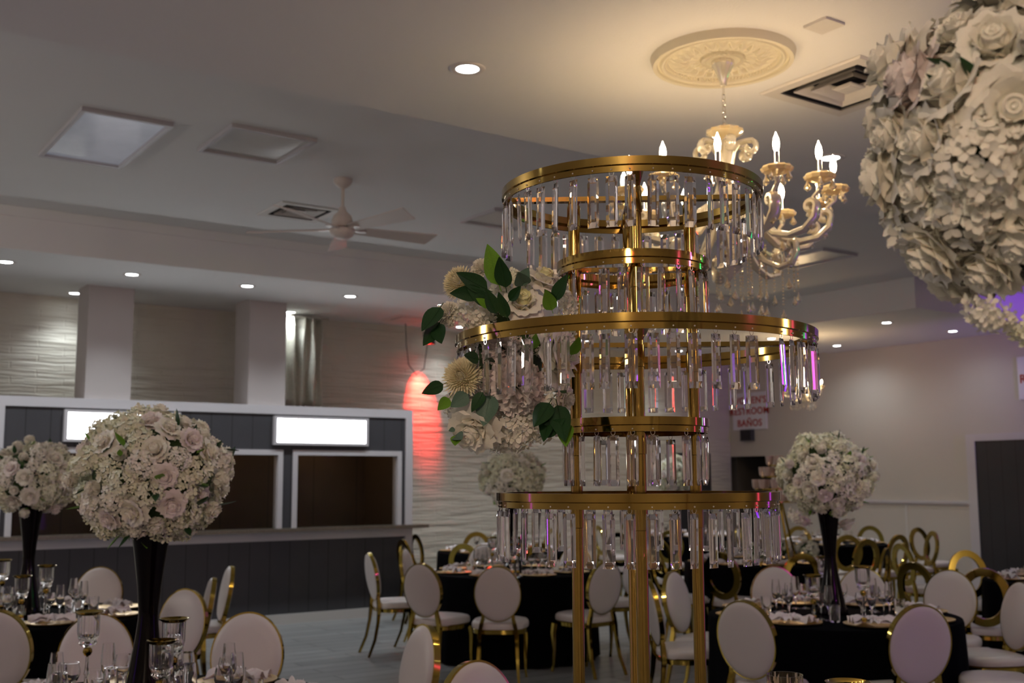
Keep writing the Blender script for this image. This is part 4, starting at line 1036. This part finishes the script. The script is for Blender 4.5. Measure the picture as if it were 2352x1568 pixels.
# ------------------------------------------------------------ signs, stage lights
def text_mesh(s, size, m_, depth=.004, bold=.0025):
    cu = bpy.data.curves.new('lettering', 'FONT'); cu.body = s; cu.size = size; cu.align_x = 'CENTER'; cu.align_y = 'CENTER'; cu.extrude = depth; cu.offset = bold; cu.space_character = 1.08
    o = bpy.data.objects.new('tmp', cu); C.objects.link(o)
    dg = bpy.context.evaluated_depsgraph_get(); me = bpy.data.meshes.new_from_object(o.evaluated_get(dg)); bpy.data.objects.remove(o)
    me.materials.clear(); me.materials.append(M[m_]); return me
RS = Matrix(((0, 0, -1), (-1, 0, 0), (0, 1, 0)))   # text x -> -Y, text y -> +Z, normal -> -X
def sign(label, yc, zc, wd, hh, lines):
    t = thing('restroom_sign', label, 'sign', (XR, yc, zc-hh/2))
    obj('board', MB().box((-.02, -wd/2, 0), (-.0005, wd/2, hh)).mesh('board', 'sign', False), t)
    for (s, z, sz) in lines: obj('lettering', text_mesh(s, sz, 'red'), t, (-.022, 0, hh*z), RS)
sign('white restroom sign with red capitals on the far right wall', 13.80, 2.80, .80, .66, (("WOMEN'S", .78, .17), ("RESTROOM", .49, .17), ("BAÑOS", .17, .17)))
sign('white restroom sign cut by the right edge of the frame', 8.22, 2.99, .98, .60, (("RESTROOM", .47, .17),))
t = thing('wall_speaker', 'small dark grey box on the wall under the restroom sign', 'wall box', (XR, 13.84, 2.27))
obj('housing', MB().box((-.09, -.13, 0), (-.0005, .13, .20)).mesh('housing', 'dgrey', False), t)
obj('grille', MB().box((-.096, -.11, .02), (-.09, .11, .18)).mesh('grille', 'black', False), t)

rp = atY(986, 778, 12.72)
par = thing('stage_light', 'black stage spotlight casting red light down the brick wall', 'stage light', (rp.x, rp.y, ZS+.02))
zz = rp.z-ZS-.02
mb = MB().tube([(-.09, 0, zz+.02), (-.09, 0, -.12), (.09, 0, -.12), (.09, 0, zz+.02)], .008, 6).tube([(0, 0, -.12), (0, 0, 0)], .010, 6)
obj('yoke', mb.mesh('yoke', 'black'), par)
obj('housing', MB().lathe([(.0001, .10), (.05, .10), (.075, .04), (.08, -.05), (.08, -.07), (.07, -.07), (.07, -.045)], 24).mesh('housing', 'black'), par, (0, 0, zz))
red_em = mat('lit_red_lens', (1, .05, .03), .3, emit=(1, .03, .02), es=12)
obj('lens', MB().lathe([(.0001, -.055), (.07, -.055), (.07, -.05)], 24).mesh('lens', red_em), par, (0, 0, zz))
obj('cable', MB().tube([(-.28, .15, -.0), (-.27, .15, -.25), (-.24, .13, -.55), (-.14, .1, -.68), (-.05, .05, -.6), (0, .02, zz+.05)], .006, 6).mesh('cable', 'black'), par)
light('SPOT', (rp.x+.05, rp.y, rp.z-.08), 620, (1, .03, .02), .03, (rp.x+.10, YB0, rp.z-.72), 40, 1.0, 'red_beam')

# coloured stage lights of the dance floor side, outside the frame
def stage(name, x, y, z, aim, col, e, spot=50, es=10, label='stage light out of view'):
    em = mat('lit_'+name+'_lens', col, .3, emit=col, es=es)
    t = thing('stage_light', label, 'stage light', (x, y, z))
    q = (Vector(aim)-Vector((x, y, z))).to_track_quat('-Z', 'Y')
    hsg = obj('housing', MB().lathe([(.0001, .14), (.05, .14), (.075, .08), (.08, 0), (.07, 0), (.07, .02)], 20).mesh('housing', 'black'), t, rot=q.to_euler())
    obj('lens', MB().lathe([(.0001, .012), (.07, .012)], 20).mesh('lens', em), t, rot=q.to_euler())
    d = (Vector(aim)-Vector((x, y, z))).normalized()*.05
    light('SPOT', (x+d.x, y+d.y, z+d.z), e, col, .05, aim, spot, .8, name+'_beam')
stage('purple', 13.6, 4.2, 2.6, (14.8, 8.15, 3.9), (.32, .08, 1.0), 170, 60, 20, 'purple stage light outside the right edge, aimed at the soffit')
stage('violet', 6.5, -1.5, 3.2, (3, 2.5, 1.2), (.42, .08, 1.0), 6, 90, 60, 'violet stage light behind the camera at right')
stage('magenta', 4.6, -3.2, 3.0, (3, 2.5, 1.3), (1, .12, .75), 4, 90, 50, 'magenta stage light behind the camera')
stage('green', 8.8, 1.2, 3.3, (2, 2.5, 1.6), (.02, 1, .25), 4, 70, 60, 'green stage light outside the right edge')
stage('scarlet', -1.8, -2.0, 3.2, (2, 2.5, 1.4), (1, .08, .02), 7, 80, 50, 'red stage light behind the camera at left')
stage('blue', 10.5, 2.2, 2.2, (3, 3, 1.5), (.25, .1, 1), 5, 70, 60, 'blue stage light far outside the right edge')

# added glowing tubes, unseen at both sides, for coloured glints in the crystals
def glint_tube(name_, x, y, z0, z1, col, es, lb):
    em = mat('lit_'+name_+'_tube', col, .3, emit=col, es=es)
    t = thing('crystal_glint_tube', lb, 'stage light', (x, y, 0))
    obj('tube', MB().tube([(0, 0, z0), (0, 0, z1)], .045, 16).mesh('tube', em), t)
    obj('stand', MB().tube([(0, 0, .012), (0, 0, z0)], .015, 10).lathe([(.0001, 0), (.14, 0), (.14, .012), (.0001, .014)], 24).mesh('stand', 'black'), t)
glint_tube('violet', 4.9, 1.5, .7, 2.3, (.30, .03, 1.0), 3.2, 'added violet glow tube, unseen beyond the right edge, for crystal glints')
glint_tube('pink', 4.2, .55, .9, 2.3, (1, .10, .55), 1.2, 'added pink glow tube, unseen beyond the right edge, nearer the camera')
glint_tube('indigo', -1.3, 4.4, .9, 2.4, (.28, .05, 1.0), 2.2, 'added indigo glow tube, unseen beyond the left edge of the frame')
glint_tube('green', 6.6, 1.3, 1.9, 2.5, (.02, 1, .35), 3, 'added green glow tube, unseen far beyond the right edge')
